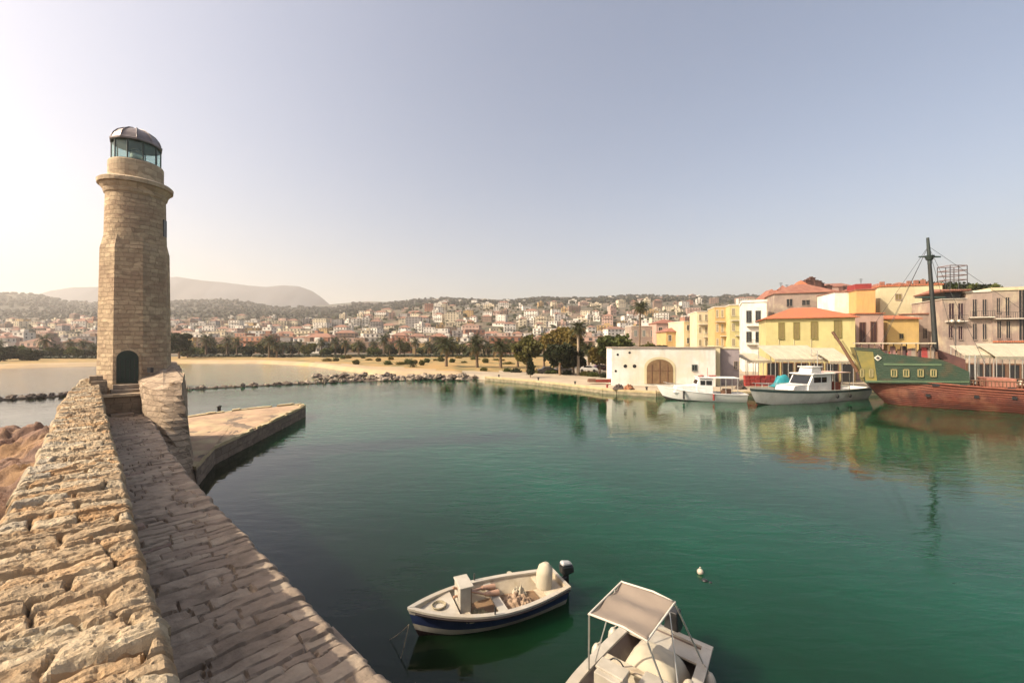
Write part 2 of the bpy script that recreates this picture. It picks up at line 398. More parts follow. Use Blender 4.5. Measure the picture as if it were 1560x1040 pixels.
stone_lit = M_('parapet limestone', (.58, .48, .33), (.36, .29, .20), 5.5, .95, 1.0, 34, c3=(.47, .31, .17), s3=1.1, spec=.15, bdist=.02)
walk_m = M_('walkway paving', (.43, .35, .265), (.26, .205, .155), 3.5, .9, 1.0, 18, c3=(.40, .33, .25), s3=.8, spec=.2, bdist=.015)
LEN = lr
t = np.concatenate([np.linspace(0, .08, 20, endpoint=False), np.linspace(.08, .36, 640, endpoint=False), np.linspace(.36, 1, 460)])
c = np.linspace(0, 1, 86)
T, C = np.meshgrid(t, c, indexing='ij')
pR = fr(T.ravel()).reshape(T.shape + (2,)); 
# match left edge to right edge by projecting the same distance along the mole
sR = pR @ mdir
tl = np.linspace(0, 1, 2000); ptl = fl(tl); sl = ptl @ mdir; order = np.argsort(sl)
tL = np.interp(sR.ravel(), sl[order], tl[order]); pL = fl(tL).reshape(pR.shape)
edgeR = .035 * vnoise(sR * 2.3, sR * 0 + 1) + .02 * vnoise(sR * 9, sR * 0 + 4) + .035 * vnoise(np.floor(sR * 2.2), sR * 0 + 8)
edgeL = .10 * vnoise(sR * 1.5, sR * 0 + 3) + .06 * vnoise(np.floor(sR * 2.1), sR * 0 + 5)
pR = pR + edgeR[..., None] * ndir; pL = pL - edgeL[..., None] * ndir
Pxy = pL * (1 - C[..., None]) + pR * C[..., None]
ss = Pxy @ mdir; cc = C * 1.25
rs = np.random.RandomState(11)
Z = stones(ss, cc, 1.25, rs, (.11, .36), 2, .085, .011, .030)
cell_p = stones.cell
rg1 = 1 - 2 * np.abs(fbm(ss * 4.5 + 3 + .8 * cc, cc * 1.1 + 7, 4, .55)); rg2 = 1 - 2 * np.abs(fbm(ss * 11 + 5, cc * 3.2, 4, .6))
terr_ = fbm(ss * 2.2 + 40, cc * 1.6, 4, .6) * 7; terr_ = (np.floor(terr_) + np.clip((terr_ - np.floor(terr_) - .35) * 4, 0, 1)) / 7
Z += .038 * terr_ + .020 * fbm(ss * 7, cc * 12, 4, .6) - .045 * np.clip(rg1 - .80, 0, 1) / .2 * (vnoise(ss * 1.3, cc * 1.7) + .5) - .018 * np.clip(rg2 - .7, 0, 1) / .3
pit = fbm(ss * 14, cc * 14, 3); Z -= .03 * np.clip(pit - .22, 0, 1) * 3
Z -= .10 * np.clip((C - .94) / .06, 0, 1) ** 2 + .14 * np.clip((.07 - C) / .07, 0, 1) ** 2
rough_far = np.clip((ss - 30) / 3, 0, 1); Z += rough_far * .25 * (fbm(ss * 1.5, cc * 1.5, 4) + .2)
stone_b = M_('brown parapet limestone', (.47, .36, .23), (.30, .22, .14), 5, .95, 1.0, 30, c3=(.42, .26, .13), s3=1.3, spec=.15, bdist=.02)
stone_g = M_('grey parapet limestone', (.50, .44, .34), (.33, .28, .21), 6, .95, 1.0, 36, c3=(.56, .47, .32), s3=1.2, spec=.15, bdist=.02)
mp3_ = np.array([0, 0, 1, 0, 2, 0, 1, 2, 0, 0, 1])[cell_p]
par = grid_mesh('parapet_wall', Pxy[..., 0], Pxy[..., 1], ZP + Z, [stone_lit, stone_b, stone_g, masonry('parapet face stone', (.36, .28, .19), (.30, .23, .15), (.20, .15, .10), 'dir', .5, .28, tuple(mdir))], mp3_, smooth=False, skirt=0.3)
tag(par, 'thick sunlit limestone parapet with rough cracked top leading to the lighthouse', 'wall')

# walkway (between parapet and harbour edge)
ed = [(2.9, -.6)] + [(1.0, 2.0)] + [xy(*q, ZW) for q in ((600, 1040), (430, 868), (300, 733), (262, 689), (241, 650), (226, 630))] + [XY(205, 25)]
fe, le = interp_poly(ed, 0)
te = np.linspace(0, 1, 2000); pe = fe(te); se = pe @ mdir; oe = np.argsort(se)
t = np.concatenate([np.linspace(0, .1, 16, endpoint=False), np.linspace(.1, .4, 420, endpoint=False), np.linspace(.4, 1, 330)])
c = np.linspace(0, 1, 84)
T, C = np.meshgrid(t, c, indexing='ij')
pA = fr(T.ravel()).reshape(T.shape + (2,)) - .12 * ndir
sA = pA @ mdir
pB = fe(np.interp(sA.ravel(), se[oe], te[oe])).reshape(pA.shape)
pB = pB + (.05 * vnoise(sA * 1.7, sA * 0 + 31) + .05 * vnoise(np.floor(sA * 1.9), sA * 0 + 12))[..., None] * ndir
Pxy = pA * (1 - C[..., None]) + pB * C[..., None]; ss = Pxy @ mdir; cc = C * 2.0
Z = stones(ss, cc, 2.0, np.random.RandomState(5), (.17, .34), 3, .05, .009, .012, .05)
cell_w = stones.cell
Z += .03 * fbm(ss * 2, cc * 2, 4, .6) + .012 * fbm(ss * 8, cc * 8, 3) - .07 * np.clip((C - .95) / .05, 0, 1) ** 2
hole = np.exp(-(((ss - 7.6) / .25) ** 2 + ((cc - 1.7) / .2) ** 2)); Z -= .0 * hole
walk_b = M_('dark walkway paving', (.34, .27, .205), (.21, .165, .125), 3.5, .9, 1.0, 18, c3=(.33, .26, .2), s3=.8, spec=.2, bdist=.015)
walk_c = M_('pinkish walkway paving', (.38, .28, .22), (.25, .18, .14), 3.0, .9, 1.0, 18, spec=.2, bdist=.015)
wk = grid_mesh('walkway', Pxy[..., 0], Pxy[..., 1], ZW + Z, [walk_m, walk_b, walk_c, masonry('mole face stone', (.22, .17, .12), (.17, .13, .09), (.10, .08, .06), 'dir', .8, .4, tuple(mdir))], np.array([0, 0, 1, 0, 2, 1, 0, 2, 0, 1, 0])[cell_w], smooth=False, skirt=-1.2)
tag(wk, kind='structure')
# low ledge outside the walkway
b = MB(); k = 0
pts = [fe(x) for x in np.linspace(.02, .62, 26)]
for a, q in zip(pts[:-1], pts[1:]):
    dz = rnd.uniform(-.03, .03); wd = rnd.uniform(.10, .17)
    b.hexa([(*(a + ndir * .0), -1), (*(a + ndir * (wd + .02)), -1), (*(q + ndir * (wd + .02)), -1), (*(q + ndir * .0), -1)],
           [(*(a + ndir * .0), ZW - .28 + dz), (*(a + ndir * wd), ZW - .3 + dz), (*(q + ndir * wd), ZW - .3 + dz), (*(q + ndir * .0), ZW - .28 + dz)])
tag(b.build('walkway_ledge', walk_m), kind='structure')

# rocky apron on the open-sea side
gx, gy = np.meshgrid(np.linspace(-60, 3, 420), np.linspace(-6, 36, 290), indexing='ij')
d = gx * .698 + gy * .716; s_ = gx * -.716 + gy * .698
f = fbm(gx * .25, gy * .25, 6, .55)
edge = 31.0 + 2.0 * fbm(gx * .3, gx * 0 + 3, 3) - np.clip((-d - 10) * .25, 0, 20)
z = .45 + .9 * f + .9 * fbm(gx * .9, gy * .9, 5, .6) - .35 * np.abs(fbm(gx * 1.6, gy * 1.6 + 9, 3)) + 1.3 * np.clip((d + 6) / 6, 0, 1)
z = np.minimum(z, (edge - gy) * .45) ; z = np.minimum(z, (30 + d) * .3)
z = np.where(d > .1, -1.5, z)
rock_m = M_('red brown rock', (.27, .155, .10), (.17, .11, .085), 1.6, .95, 1.0, 9, c3=(.36, .22, .11), s3=.35, bdist=.08)
ap = grid_mesh('rocky_shore', gx, gy, z, rock_m); tag(ap, kind='structure')

# ---------------------------------------------------------------- boulders
def boulder_mesh(seed, mats):
    r = random.Random(seed); b = MB()
    n, mm = 9, 6; rings = []
    ph = [r.uniform(0, 6) for _ in range(6)]
    for i in range(mm + 1):
        t = math.pi * (i + .05) / (mm + .1); ring = []
        for k in range(n):
            a = 2 * math.pi * k / n
            q = 1 + .22 * math.sin(2 * a + ph[0] + t) + .16 * math.sin(3 * a + ph[1] + 2 * t) + .12 * math.sin(5 * t + ph[2] + a) + r.uniform(-.08, .08)
            ring.append((q * math.sin(t) * math.cos(a), q * math.sin(t) * math.sin(a) * .85, -q * .65 * math.cos(t) + .35))
        rings.append(ring)
    b.rings(rings, smooth=False)
    return b
brock = M_('breakwater rock', (.17, .13, .10), (.11, .085, .07), .8, .95, .8, 4, bdist=.08, c3=(.32, .26, .19), s3=.5)
brock_p = M_('pale breakwater rock', (.42, .35, .27), (.30, .24, .18), .8, .95, .8, 4, bdist=.08)
bprotos = []
bw_line = [P(-260, 628), P(0, 609), P(90, 603.5), P(290, 593), P(420, 586.5), P(560, 580), P(640, 578), P(722, 577)]
bw_line = [(p.x, p.y) for p in bw_line]; fbw, lbw = interp_poly(bw_line, 0)
cnt = {'L': 0, 'R': 0}; bmeshes = [boulder_mesh(i, None) for i in range(6)]
bobs = []
def boulder(loc, s, label, group, pale=False):
    k = rnd.randrange(6)
    key = (k, pale)
    if key not in boulder.cache:
        o = bmeshes[k].build('boulder', brock_p if pale else brock, origin=(0, 0, 0)); boulder.cache[key] = o.data
    else:
        o = bpy.data.objects.new('boulder', boulder.cache[key]); COL.objects.link(o)
    o.location = loc; o.rotation_euler = (rnd.uniform(-.2, .2), rnd.uniform(-.2, .2), rnd.uniform(0, 6.28)); o.scale = (s * rnd.uniform(.9, 1.3), s, s * rnd.uniform(.7, 1.0))
    tag(o, label, 'boulder', group); return o
boulder.cache = {}
NB = 150
b = MB()
for i in range(60):
    a = fbw(i / 60); q = fbw((i + 1) / 60)
    wd = 1.2 + .8 * max(0, (i - 38) / 22)
    b.hexa([(a[0], a[1] - wd, -1), (q[0], q[1] - wd, -1), (q[0], q[1] + wd, -1), (a[0], a[1] + wd, -1)],
           [(a[0], a[1] - wd * .5, .18), (q[0], q[1] - wd * .5, .18), (q[0], q[1] + wd * .5, .18), (a[0], a[1] + wd * .5, .18)])
tag(b.build('breakwater_core', brock), 'low dark rubble core under the breakwater boulders', 'breakwater')
for i in range(NB):
    tt = (i + rnd.uniform(0, .8)) / NB
    p = fbw(tt); pxx = CX + p[0] / p[1] * F
    side = 'left' if pxx < 150 else ('hid' if pxx < 285 else 'right')
    if side == 'hid': continue
    big = 0.62 + .45 * max(0, (tt - .45) * 2)
    s_ = rnd.uniform(.4, .75) * big
    pale = rnd.random() < (.15 if tt < .6 else .45)
    key = 'L' if side == 'left' else 'R'; cnt[key] += 1
    tone = 'pale' if pale else 'dark'
    where = 'breakwater left of the lighthouse' if side == 'left' else 'breakwater right of the lighthouse'
    boulder((p[0], p[1] + rnd.uniform(-.9, .9) * (1 + max(0, tt - .5)), rnd.uniform(0, .25)), s_, '%s boulder, %s stone from the left along the %s' % (tone, ordinal(cnt[key]), where), 'boulders of the breakwater', pale)
# second tier of rocks where the breakwater meets the beach
k = 0
for i in range(46):
    px = 480 + i * 5.4 + rnd.uniform(-2, 2); p = P(px, 572 + rnd.uniform(-1.5, 2.0) + max(0, (px - 480) / 90) * .5, .6)
    k += 1
    pale = rnd.random() < .6
    boulder((p.x, p.y, rnd.uniform(.1, .5)), rnd.uniform(.45, .85), '%s boulder, %s from the left in the upper row where the breakwater meets the sand' % ('pale' if pale else 'brown', ordinal(k)), 'boulders at the beach end', pale)
# rocks on the apron
k = 0
for px, py, s_ in ((8, 690, .7), (30, 682, .5), (48, 676, .4), (10, 712, .6), (30, 702, .45), (2, 728, .5), (14, 740, .45), (52, 664, .35), (22, 668, .4)):
    p = P(px, py, .9); k += 1
    o = boulder((p.x, p.y, .55), s_, '%s red brown boulder from the left on the rocky shore below the parapet' % ordinal(k), 'boulders on the rocky shore')
    o.data = o.data.copy(); o.data.materials.clear(); o.data.materials.append(rock_m)

# ================================================================= lighthouse
YT = 24.5; TX, TY = XY(207, YT); zt = lambda py: H - (py - HZ) / F * YT
cdir = Vector((-TX, -TY, 0)).normalized(); rdir = Vector((-cdir.y, cdir.x, 0))   # towards camera, to the right as seen
if rdir.x < 0: rdir = -rdir
ca = math.atan2(cdir.y, cdir.x); sgn = 1 if cdir.cross(rdir).z > 0 else -1
def tp(phi, r, z):   # phi degrees to the right of the camera-facing direction
    v = cdir * math.cos(R(phi)) * r + rdir * math.sin(R(phi)) * r
    return (TX + v.x, TY + v.y, z)
tw = masonry('lighthouse stone', (.60, .47, .31), (.42, .31, .21), (.44, .34, .23), 'cyl', .46, .24, centre=(TX, TY), bump=1.0, stain=(.33, .22, .15))
tw2 = masonry('lighthouse trim stone', (.60, .48, .33), (.46, .35, .24), (.38, .29, .20), 'cyl', .8, .34, centre=(TX, TY), bump=.5)
lh = thing('lighthouse', (TX, TY, ZP - .5), 'tall sandstone lighthouse with octagonal base, round top and glazed lantern', 'lighthouse')
oct_ = [-79.7 + 45 * k for k in range(8)]
def octring(r, z, jit=0): return [tp(a, r, z) for a in (oct_ if sgn > 0 else oct_)]
b = MB(); zs = [1.0, 2.5, 4.6, 6.5, 9.0, 11.0, zt(384)]
rr = [1.78, 1.74, 1.66, 1.63, 1.60, 1.57, 1.55]
b.rings([octring(r, z) for r, z in zip(rr, zs)], smooth=False)
# broaches: octagon blends back to the round shaft
r0 = 1.40
b.rings([octring(1.55, zt(384)), [tp(a, 1.40, zt(366)) for a in oct_]], smooth=False, cap=True)
b.build('octagonal_shaft', tw, lh)
b = MB(); nseg = 40
prof = [(1.40, zt(388)), (1.39, zt(370)), (1.365, zt(340)), (1.335, zt(300))]
b.lathe((TX, TY), prof, nseg); b.build('round_shaft', tw, lh)
b = MB(); b.lathe((TX, TY), [(1.335, zt(303)), (1.40, zt(301)), (1.44, zt(297.5)), (1.44, zt(296)), (1.54, zt(292)), (1.58, zt(289.5)), (1.68, zt(288.5)), (1.70, zt(283)), (1.62, zt(281)), (1.2, zt(280))], nseg, smooth=False)
b.build('cornice', tw2, lh)
b = MB(); b.lathe((TX, TY), [(1.24, zt(281)), (1.24, zt(254)), (1.20, zt(252)), (.9, zt(252))], nseg, smooth=False); b.build('drum', tw2, lh)
grn = M_('dark green iron', (.035, .05, .042), None, 5, .5)
lan = MB(); RL = 1.08; zl0, zl1 = zt(253), zt(222)
for k in range(10):
    a = 15 + 36 * k
    lan.tube([tp(a, RL, zl0), tp(a, RL, zl1)], .035, 6)
lan.lathe((TX, TY), [(RL - .03, zl0 - .02), (RL + .05, zl0 - .02), (RL + .05, zl0 + .08), (RL - .03, zl0 + .08)], 40)
lan.lathe((TX, TY), [(RL - .03, zl1 - .08), (RL + .05, zl1 - .08), (RL + .05, zl1), (RL - .03, zl1)], 40)
lo = lan.build('lantern_frame', grn, lh)
gm = bpy.data.materials.new('lantern glass'); gm.use_nodes = True; nt = gm.node_tree; bb = nt.nodes['Principled BSDF']
tr = nn(nt, 'ShaderNodeBsdfTransparent'); tr.inputs[0].default_value = (.88, .95, .93, 1); mx = nn(nt, 'ShaderNodeMixShader'); mx.inputs[0].default_value = .14
bb.inputs['Roughness'].default_value = .05; bb.inputs['Base Color'].default_value = (.5, .6, .58, 1)
L(nt, tr.outputs[0], mx.inputs[1]); L(nt, bb.outputs[0], mx.inputs[2]); L(nt, mx.outputs[0], nt.nodes['Material Output'].inputs[0])
for k in range(10):
    b = MB(); a, c_ = 15 + 36 * k, 51 + 36 * k
    b.hexa([tp(a, RL - .01, zl0), tp(c_, RL - .01, zl0), tp(c_, RL + .005, zl0), tp(a, RL + .005, zl0)], [tp(a, RL - .01, zl1), tp(c_, RL - .01, zl1), tp(c_, RL + .005, zl1), tp(a, RL + .005, zl1)])
    b.build('lantern_pane', gm, lh)
b = MB(); b.lathe((TX, TY), [(.12, zl0), (.12, zl0 + .25), (.26, zl0 + .3), (.3, zl0 + .6), (.26, zl0 + .85), (.1, zl0 + .95)], 12); b.build('lamp', alu, lh)
lead = M_('lead dome', (.30, .26, .25), (.20, .17, .165), 1.5, .4, .3, 6, metal=.35)
b = MB(); zr = zl1
b.lathe((TX, TY), [(RL + .02, zr - .05), (RL + .12, zr - .02), (RL + .13, zr + .06), (RL + .05, zr + .12), (1.02, zr + .38), (.84, zr + .62), (.56, zr + .82), (.25, zr + .93), (.06, zr + .96)], 10, a0=ca, smooth=False)
for k in range(10):
    a = ca + 2 * math.pi * k / 10; q = [(1.14, .13), (1.04, .40), (.86, .64), (.57, .84), (.25, .95)]
    b.tube([(TX + r_ * math.cos(a), TY + r_ * math.sin(a), zr + z_) for r_, z_ in q], .025, 5)
b.ball((TX, TY, zr + 1.0), .08)
b.build('dome', lead, lh)
# door on facet centred -12.2 deg
dphi = -12.2; Rf = 1.66 * math.cos(R(22.5))
dn = Vector(tp(dphi, 1, 0)) - Vector((TX, TY, 0)); dt = Vector((-dn.y, dn.x, 0)); 
if dt.dot(rdir) < 0: dt = -dt
def dpt(u, z, o): v = Vector((TX, TY, 0)) + dn * (Rf + o) + dt * u; return (v.x, v.y, z)
zd0 = zt(580); zd1 = zt(533); hw = .46
def arch(hw_, z0, z1, o0, o1, b, mi=0, n=10):
    prof = [(-hw_, z0), (hw_, z0)] + [(hw_ * math.cos(t_), z1 - hw_ + hw_ * math.sin(t_)) for t_ in [math.pi * k / n for k in range(n + 1)]]
    b.hexa([dpt(u, z, o0) for u, z in prof], [dpt(u, z, o1) for u, z in prof], mi)
door_g = M_('dark green door paint', (.006, .022, .016), (.012, .032, .022), 3, .5, .2)
b = MB(); arch(hw + .13, zd0 - .05, zd1 + .12, -.3, .05, b); b.build('door_surround', tw, lh)
b = MB(); arch(hw, zd0, zd1, -.3, .075, b); dr = b.build('door', door_g, lh)
b = MB()
for u in (-.3, -.1, .1, .3): b.box(dpt(u, (zd0 + zd1) / 2 - .15, .085), (.02, .02, 1.2), math.atan2(dt.y, dt.x))
b.ball(dpt(.3, zd0 + .8, .1), .035); b.build('door_handle', iron_m, dr)
b = MB(); a = 68
for z_ in (zt(345),): b.box(tp(a, 1.24, z_), (.3, .42, 1.0), math.atan2(Vector(tp(a, 1, 0)).y - TY, Vector(tp(a, 1, 0)).x - TX))
b.build('slit_window', black_p, lh)
b = MB(); q = Vector(tp(22, 1.62, zt(562))); b.tube([q, q + cdir * .25], .03); b.box(tuple(q + cdir * .3), (.2, .2, .28), 0)
b.build('wall_lamp', iron_m, lh)

# landing and steps in front of the door
s0 = 28.6
lp = lambda s_, d_, z_: (s_ * -.716 + d_ * .698, s_ * .698 + d_ * .716, z_)
land_m = masonry('landing stone', (.36, .28, .20), (.27, .21, .15), (.18, .14, .10), 'dir', .6, .3, tuple(ndir))
b = MB(); 
def slabsd(b, s0, s1, d0, d1, z0, z1, mi=None): b.hexa([lp(s0, d0, z0), lp(s1, d0, z0), lp(s1, d1, z0), lp(s0, d1, z0)][::-1], [lp(s0, d0, z1), lp(s1, d0, z1), lp(s1, d1, z1), lp(s0, d1, z1)][::-1], mi)
ld = thing('stone_landing', lp(30, 1.4, ZW), 'low shaded stone landing at the foot of the green lighthouse door', 'landing')
slabsd(b, 29.6, 34, .36, 2.6, 2, zd0 - .55); b.build('platform', land_m, ld)
b = MB(); slabsd(b, 29.45, 29.95, .36, 2.45, zd0 - .55, zd0 - .42); b.build('coping', tw2, ld)
b = MB(); slabsd(b, 30.3, 33, 1.1, 2.3, zd0 - .6, zd0 - .28); slabsd(b, 30.7, 33, 1.2, 2.25, zd0 - .6, zd0 - .05); b.build('step', walk_m, ld)
b = MB(); slabsd(b, 30.0, 31.2, .36, .95, zd0 - .6, zd0 + .25); slabsd(b, 30.4, 31.5, .3, .8, zd0 - .6, zd0 + .5); b.build('low_wall', land_m, ld)
b = MB(); slabsd(b, 28.9, 29.7, 1.05, 1.9, ZW - .1, ZW + .12); b.build('bottom_step', walk_m, ld)

# battered bastion right of the walkway
bast = masonry('bastion rubble', (.46, .36, .26), (.33, .25, .18), (.30, .23, .17), 'dir', .45, .26, (.8, -.4), bump=1.0)
def bring(z, pts, seed):
    out = []; n = 60
    pts = [np.array(p, float) for p in pts]; per = []
    for a_, q_ in zip(pts, pts[1:] + pts[:1]): per.append(np.hypot(*(q_ - a_)))
    tot = sum(per); 
    for k in range(n):
        d_ = tot * k / n; i = 0
        while d_ > per[i]: d_ -= per[i]; i += 1
        a_ = pts[i]; q_ = pts[(i + 1) % len(pts)]; p = a_ + (q_ - a_) * (d_ / per[i])
        j = .17 * float(fbm(np.array(k * .35 + 1), np.array(z * .8 + 1.0), 4))
        out.append((p, j))
    c_ = sum(p for p, j in out) / n
    res = []
    for p, j in out:
        v = p - c_; v = v / (np.hypot(*v) + 1e-6); q = p + v * j * 1.2; res.append(lp(q[0], q[1], z))
    return res
b = MB()
bot = [(24.4, 2.3), (24.4, 3.1), (25.0, 3.9), (30, 4.5), (34.5, 4.6), (34.5, 2.3)]
top = [(29.4, 2.2), (27.0, 2.65), (26.3, 3.5), (30, 4.1), (34, 4.2), (34, 2.2)]
zb, ztp = .2, 5.15
rg = []
for k in range(17):
    u = k / 16; z_ = zb + (ztp - zb) * u
    rg.append(bring(z_, [np.array(a_) * (1 - u) + np.array(q_) * u for a_, q_ in zip(bot, top)], 1))
# slope the top: lower on the walkway side
def sl(ring):
    o = []
    for x, y, z_ in ring:
        d_ = x * .698 + y * .716; s__ = -.716 * x + .698 * y
        f_ = max(0, min(1, (z_ - 3.0) / 2.15)); o.append((x, y, z_ - f_ * max(0, 3.3 - d_) * .55 + f_ * max(0, s__ - 27.5) * .12 - f_ * .15 * abs(math.sin(s__ * 2.3 + d_)) ))
    return o
rg = [sl(r_) for r_ in rg]
b.rings(rg[::-1], smooth=False)
o = b.build('bastion', bast); tag(o, 'battered rough stone bastion rising from the jetty against the lighthouse', 'bastion')
bx = boulder(tuple(Vector(lp(27.0, 3.3, 4.95))), .22, 'small weathered block on the top corner of the stone bastion', None); 
bx.data = bx.data.copy(); bx.data.materials.clear(); bx.data.materials.append(bast)

# jetty
jz = 1.0
jt = [P(300, 712, jz), P(328, 681, jz), P(466, 618.5, jz), P(459, 615, jz), P(378, 622.5, jz), P(300, 633, jz), P(250, 640, jz), P(240, 700, jz)]
jt = [(p.x, p.y) for p in jt]
jx = masonry('jetty face stone', (.27, .21, .16), (.20, .16, .12), (.12, .09, .07), 'dir', .9, .4, (.2, 1), bump=.9)
jt_m = M_('jetty paving', (.50, .34, .22), (.36, .25, .16), 1.6, .95, 1.0, 7, c3=(.52, .42, .24), s3=.35, bdist=.03)
jcop = M_('jetty coping', (.56, .46, .27), (.42, .33, .18), 1.5, .9, .6, 6)
jet = thing('stone_jetty', (-20, 30, 0), 'low tapering stone jetty running out from the lighthouse foot', 'jetty')
b = MB(); b.prism(jt, -1.5, jz - .06); b.build('jetty_wall', jx, jet)
def dens(poly, step=.6):
    out = []
    for a_, q_ in zip(poly, poly[1:] + poly[:1]):
        a_ = Vector(a_); q_ = Vector(q_); n = max(1, int((q_ - a_).length / step))
        for k in range(n): out.append(a_ + (q_ - a_) * k / n)
    return out
cen = Vector((sum(p[0] for p in jt) / len(jt), sum(p[1] for p in jt) / len(jt)))
dj = dens(jt); inn = [cen + (p - cen) * .93 for p in dj]
b = MB()
for k in range(len(dj)):
    k2 = (k + 1) % len(dj); a_, q_, a2, q2 = dj[k], dj[k2], inn[k], inn[k2]
    if rnd.random() < .1: continue
    zz = jz + rnd.uniform(.02, .17); g_ = .03
    o_ = (a_ - cen).normalized() * rnd.uniform(-.05, .16)
    b.hexa([(a_.x, a_.y, jz - .1), (q_.x, q_.y, jz - .1), (q2.x, q2.y, jz - .1), (a2.x, a2.y, jz - .1)], [(a_.x + o_.x, a_.y + o_.y, zz), (q_.x + o_.x, q_.y + o_.y, zz), (q2.x, q2.y, zz), (a2.x, a2.y, zz)])
b.build('coping', jcop, jet)
xs = np.array([p[0] for p in jt]); ys = np.array([p[1] for p in jt])
# uneven top, a fan from the centre
b = MB(); ringsN = 9; vs = []; n = len(inn)
for r_ in range(ringsN):
    u = 1 - r_ / (ringsN - .5)
    for p in inn:
        q = cen + (p - cen) * u; h_ = .2 * float(fbm(np.array(q.x * .9 + 50), np.array(q.y * .9 + 50), 4))
        vs.append((q.x, q.y, jz + .01 + (h_ if r_ else 0)))
fs = []
for r_ in range(ringsN - 1):
    for k in range(n): fs.append((r_ * n + k, r_ * n + (k + 1) % n, (r_ + 1) * n + (k + 1) % n, (r_ + 1) * n + k))
fs.append(tuple((ringsN - 1) * n + k for k in range(n)))
b.add(vs, fs, 0, True); b.build('paving', jt_m, jet)
b = MB(); p = P(334, 626, jz); b.lathe((p.x, p.y), [(.14, jz), (.14, jz + .35), (.2, jz + .38), (.2, jz + .48), (.05, jz + .52)], 12)
tag(b.build('mooring_bollard', iron_m), 'dark iron mooring bollard standing on the far edge of the jetty', 'bollard')
# ================================================================= land: terrain, hills, mountains
def pw(x, pts): return float(np.interp(x, [p[0] for p in pts], [p[1] for p in pts]))
def Yof(py, z=0.0): return (H - z) * F / (py - HZ)
shore = [(-900, 115), (-200, 114), (0, Yof(562)), (150, Yof(558)), (270, Yof(554)), (400, Yof(554)), (470, Yof(558)), (520, Yof(565)), (560, Yof(571)), (600, Yof(574)), (720, Yof(577.5)), (800, Yof(584)), (860, Yof(591)), (930, Yof(600)), (1000, Yof(604)), (1140, Yof(604)), (1300, Yof(602)), (1600, Yof(600)), (2500, Yof(600))]
ytt = [(-300, 494), (0, 490), (150, 488), (260, 487), (500, 488), (560, 478), (650, 471), (800, 468), (950, 466), (1130, 463), (2500, 463)]
yhl = [(-400, 452), (-200, 450), (0, 449), (60, 451), (110, 460), (150, 465), (200, 464), (265, 459), (330, 457), (370, 461), (420, 468), (500, 470), (540, 465), (580, 463), (640, 457), (700, 455), (760, 458), (840, 454), (900, 455), (980, 451), (1060, 453), (1130, 452), (1300, 450), (2500, 450)]
def terr(u, Y):
    ys = pw(u, shore); o = Y - ys
    near = 1.0 if u < 700 else .66
    if o < 4 and u < 690: return -.6 + o / 4 * 1.6
    if o < .3: return -1.0
    z330 = H - (533 - HZ) / F * 330
    pts = [(ys + 4, near), (200, 1.3), (240, 1.8), (330, z330), (450, H + (HZ - 512) / F * 450), (600, H + (HZ - (pw(u, ytt) * .75 + 512 * .25)) / F * 600), (720, H + (HZ - pw(u, ytt)) / F * 720),
           (1000, H + (HZ - (pw(u, ytt) * .5 + pw(u, yhl) * .5)) / F * 1000), (1450, H + (HZ - pw(u, yhl)) / F * 1450), (1700, 90), (2600, 40)]
    return pw(Y, pts)
us = np.concatenate([np.arange(-900, -40, 40), np.arange(-40, 1240, 8), np.arange(1240, 2520, 40)])
rows_off = [0, .3, 1.5, 3, 4.2, 8, 14, 20, 28, 38]
rows_abs = list(np.geomspace(150, 300, 12)) + list(np.geomspace(312, 1600, 46)) + [1700, 2000, 2600]
nr = len(rows_off) + len(rows_abs)
GX = np.zeros((len(us), nr)); GY = GX.copy(); GZ = GX.copy(); MI = np.zeros(GX.shape, int)
for i, u in enumerate(us):
    ys = pw(u, shore)
    top = max(150, ys + 45)
    rows = [ys + o for o in rows_off] + [top + (y - 150) * (2600 - top) / (2600 - 150) if y < 300 else y for y in rows_abs]
    rows = sorted(rows)
    for j, Y in enumerate(rows):
        GX[i, j], GY[i, j] = XY(u, Y); z = terr(u, Y)
        if Y > 500: z += float(fbm(np.array(GX[i, j] / 90), np.array(Y / 90), 4)) * 10 * min(1, (Y - 500) / 500)
        elif j > 6: z += float(fbm(np.array(GX[i, j] / 12), np.array(Y / 12), 3)) * .3
        GZ[i, j] = z
        o = Y - ys
        if Y > 760 if (u < 540) else Y > 900: mi = 3
        elif Y > 175: mi = 2
        elif u < 700: mi = 0 if o < (5 if u < 470 else 12 + 6 * math.sin(u / 40)) else 1
        else: mi = 4 if Y < 92 or u > 840 else 1
        MI[i, j] = mi
sand_m = M_('beach sand', (.46, .35, .21), (.38, .28, .17), .2, .95, .3, 3, c3=(.50, .33, .14), s3=.08)
dry_m = M_('dry grass', (.44, .26, .085), (.28, .21, .08), .25, .95, .5, 3, c3=(.16, .15, .05), s3=.12)
town_m = M_('town ground', (.10, .085, .055), (.05, .055, .03), .05, .95, c3=(.22, .15, .10), s3=.03)
hill_m = M_('wooded hillside', (.030, .034, .016), (.055, .048, .028), .02, .95, .8, .12, c3=(.09, .065, .042), s3=.008, bdist=2)
quay_m = M_('quay paving', (.46, .38, .27), (.38, .31, .22), .35, .9, .3, 4, c3=(.32, .27, .2), s3=.15)
ter = grid_mesh('terrain', GX, GY, GZ, [sand_m, dry_m, town_m, hill_m, quay_m], MI); tag(ter, kind='structure')

